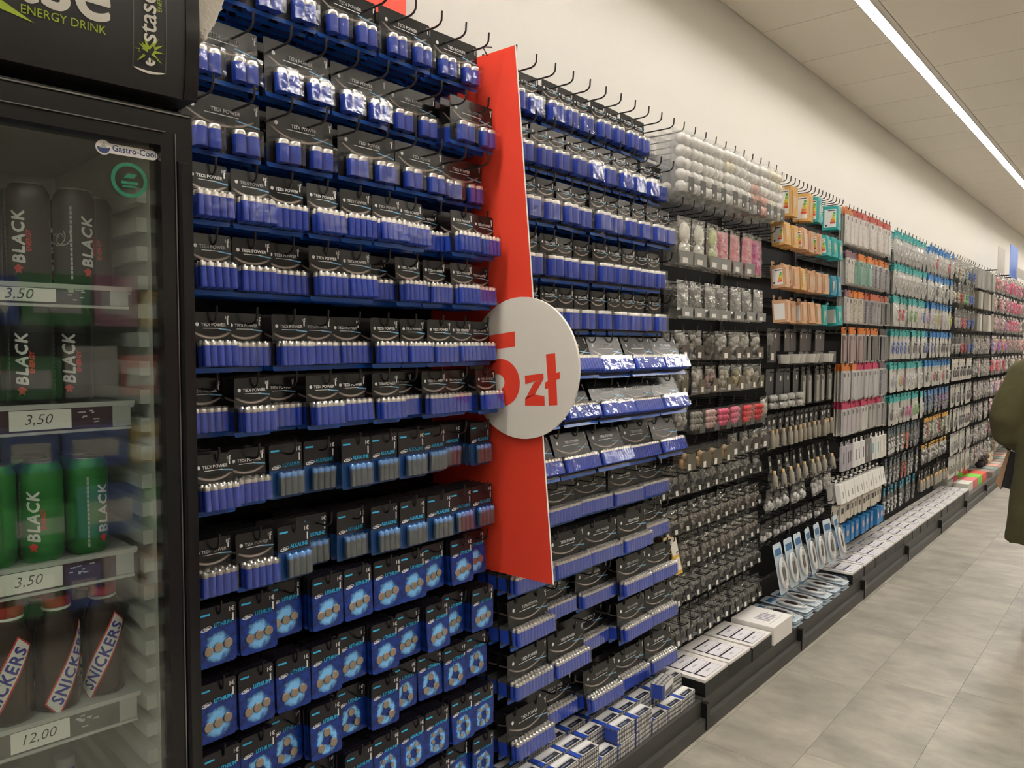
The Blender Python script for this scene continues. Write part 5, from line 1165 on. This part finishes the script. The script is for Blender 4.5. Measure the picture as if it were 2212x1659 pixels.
# five fingers on each hand, rooted in the palm
FP_ = []; FE_ = []; FR_ = []
for hx, hy, hz, sx_ in ((-.20, .20, .93, 1), (.215, .09, .81, 1)):
    for k in range(5):
        o0 = len(FP_); off = -.028 + .014 * k
        if k == 4: pts = [(hx - .01, hy + .01, hz), (hx + .03, hy + .03, hz - .01), (hx + .035, hy + .055, hz - .03)]
        else: pts = [(hx + off, hy + .01, hz - .01), (hx + off, hy + .045 + .004 * (k % 3), hz - .03), (hx + off, hy + .05, hz - .065 - .004 * (k % 3))]
        FP_ += pts; FE_ += [(o0, o0 + 1), (o0 + 1, o0 + 2)]; FR_ += [.011, .0095, .0075]
me = bpy.data.meshes.new('fingers')
fb = MB()
for k in range(10): fb.tube(FP_[3 * k:3 * k + 3], FR_[3 * k:3 * k + 3], 8)
obj('fingers', fb.build('fingers', SKIN), person)
# parka: lofted trunk and sleeves, fused by a remesh
b = MB()
rings = [(.41, .285, .215, 0), (.55, .275, .205, 0), (.80, .262, .19, 0), (1.0, .245, .175, 0), (1.2, .245, .17, 0), (1.34, .235, .155, 0), (1.42, .18, .13, .01), (1.47, .10, .10, .015), (1.50, .085, .09, .02)]
nn = 28; v = []
for z, rx, ry, oy in rings:
    for k in range(nn):
        a = 2 * PI * k / nn; fl_ = 1 + .018 * math.sin(5 * a + z * 9) * (1.5 - z)
        v.append((rx * math.cos(a) * fl_, oy + ry * math.sin(a) * fl_, z + (.02 * math.sin(3 * a) if z < .5 else 0)))
f = [(j * nn + k, j * nn + (k + 1) % nn, (j + 1) * nn + (k + 1) % nn, (j + 1) * nn + k) for j in range(len(rings) - 1) for k in range(nn)]
f += [tuple(range(nn - 1, -1, -1)), tuple(range((len(rings) - 1) * nn, len(rings) * nn))]
b.add(v, f, 0, True)
b.tube([(-.14, 0, 1.40), (-.20, -.01, 1.36), (-.255, -.03, 1.22), (-.295, -.05, 1.10), (-.285, -.02, 1.03), (-.25, .06, .99), (-.225, .12, .955)], [.085, .098, .098, .092, .095, .08, .062], 16)
b.tube([(.14, 0, 1.40), (.20, -.005, 1.36), (.235, -.015, 1.22), (.25, -.02, 1.10), (.238, .02, .98), (.222, .055, .89)], [.085, .095, .092, .085, .075, .06], 16)
pk = obj('parka', b.build('parka', OLIVE), person)
rm = pk.modifiers.new('remesh', 'REMESH'); rm.mode = 'VOXEL'; rm.voxel_size = .014; rm.use_smooth_shade = True
sm_ = pk.modifiers.new('smooth', 'SMOOTH'); sm_.iterations = 6; sm_.factor = .5
tx = bpy.data.textures.new('folds', 'CLOUDS'); tx.noise_scale = .20
dm = pk.modifiers.new('folds', 'DISPLACE'); dm.texture = tx; dm.strength = .022; dm.mid_level = .5
obj('hood', MB().ball((0, -.06, 1.45), .13, 16, 10, 0, (1.05, .75, .75)).build('hood', OLIVE), person)
obj('hair', MB().ball((0, .005, 1.665), .112, 16, 12, 0, (.95, 1.02, 1.15)).build('hair', HAIR), person)
for s_ in (-1, 1):
    obj('trouser_leg', MB().tube([(s_ * .10, 0, .92), (s_ * .105, .01, .50), (s_ * .105, -.015, .10)], [.105, .08, .066], 14).build('trouser_leg', JEANS), person)
    obj('boot', MB().tube([(s_ * .105, -.02, .16), (s_ * .105, -.02, .06), (s_ * .105, .03, .05), (s_ * .105, .15, .038)], [.06, .058, .052, .036], 12).box(s_ * .105 - .042, s_ * .105 + .042, -.07, .17, 0, .02).build('boot', mat('boot_black', (.01, .01, .01), .5)), person)
# bag hanging from the bent arm
bag_o = bpy.data.objects.new('hand_bag', None); COL.objects.link(bag_o); bag_o.location = (PX, PY + .17, 0)
tag(bag_o, 'black bag with a tan edge hanging from the bent arm of the shopper', 'bag')
obj('body', MB().prism([(-.325, .690), (-.258, .675), (-.250, .895), (-.284, .905)], -.10, .12).build('body', mat('bag_black', (.008, .008, .009), .6)), bag_o)
obj('gusset', MB().prism([(-.352, .715), (-.325, .672), (-.284, .905), (-.297, .905)], -.105, .125).build('gusset', mat('bag_tan', (.36, .21, .12), .6)), bag_o)
obj('strap', MB().tube([(-.285, -.07, .895), (-.335, -.08, .96), (-.340, -.08, 1.02), (-.295, -.08, 1.075), (-.235, -.08, 1.085), (-.180, -.075, 1.05), (-.165, -.07, .98), (-.20, -.07, .91), (-.262, -.07, .890)], .009, 6).build('strap', mat('bag_black', 0)), bag_o)

# ------------------------------------------------------------------ hooks are parts of their rack
for d, kind, loc, bay, row_ in HOOKS:
    obj(kind, hook_m if kind == 'peg_hook' else loop_m, RACK[bay], (loc[0], loc[1] - bay_y(bay), loc[2]))
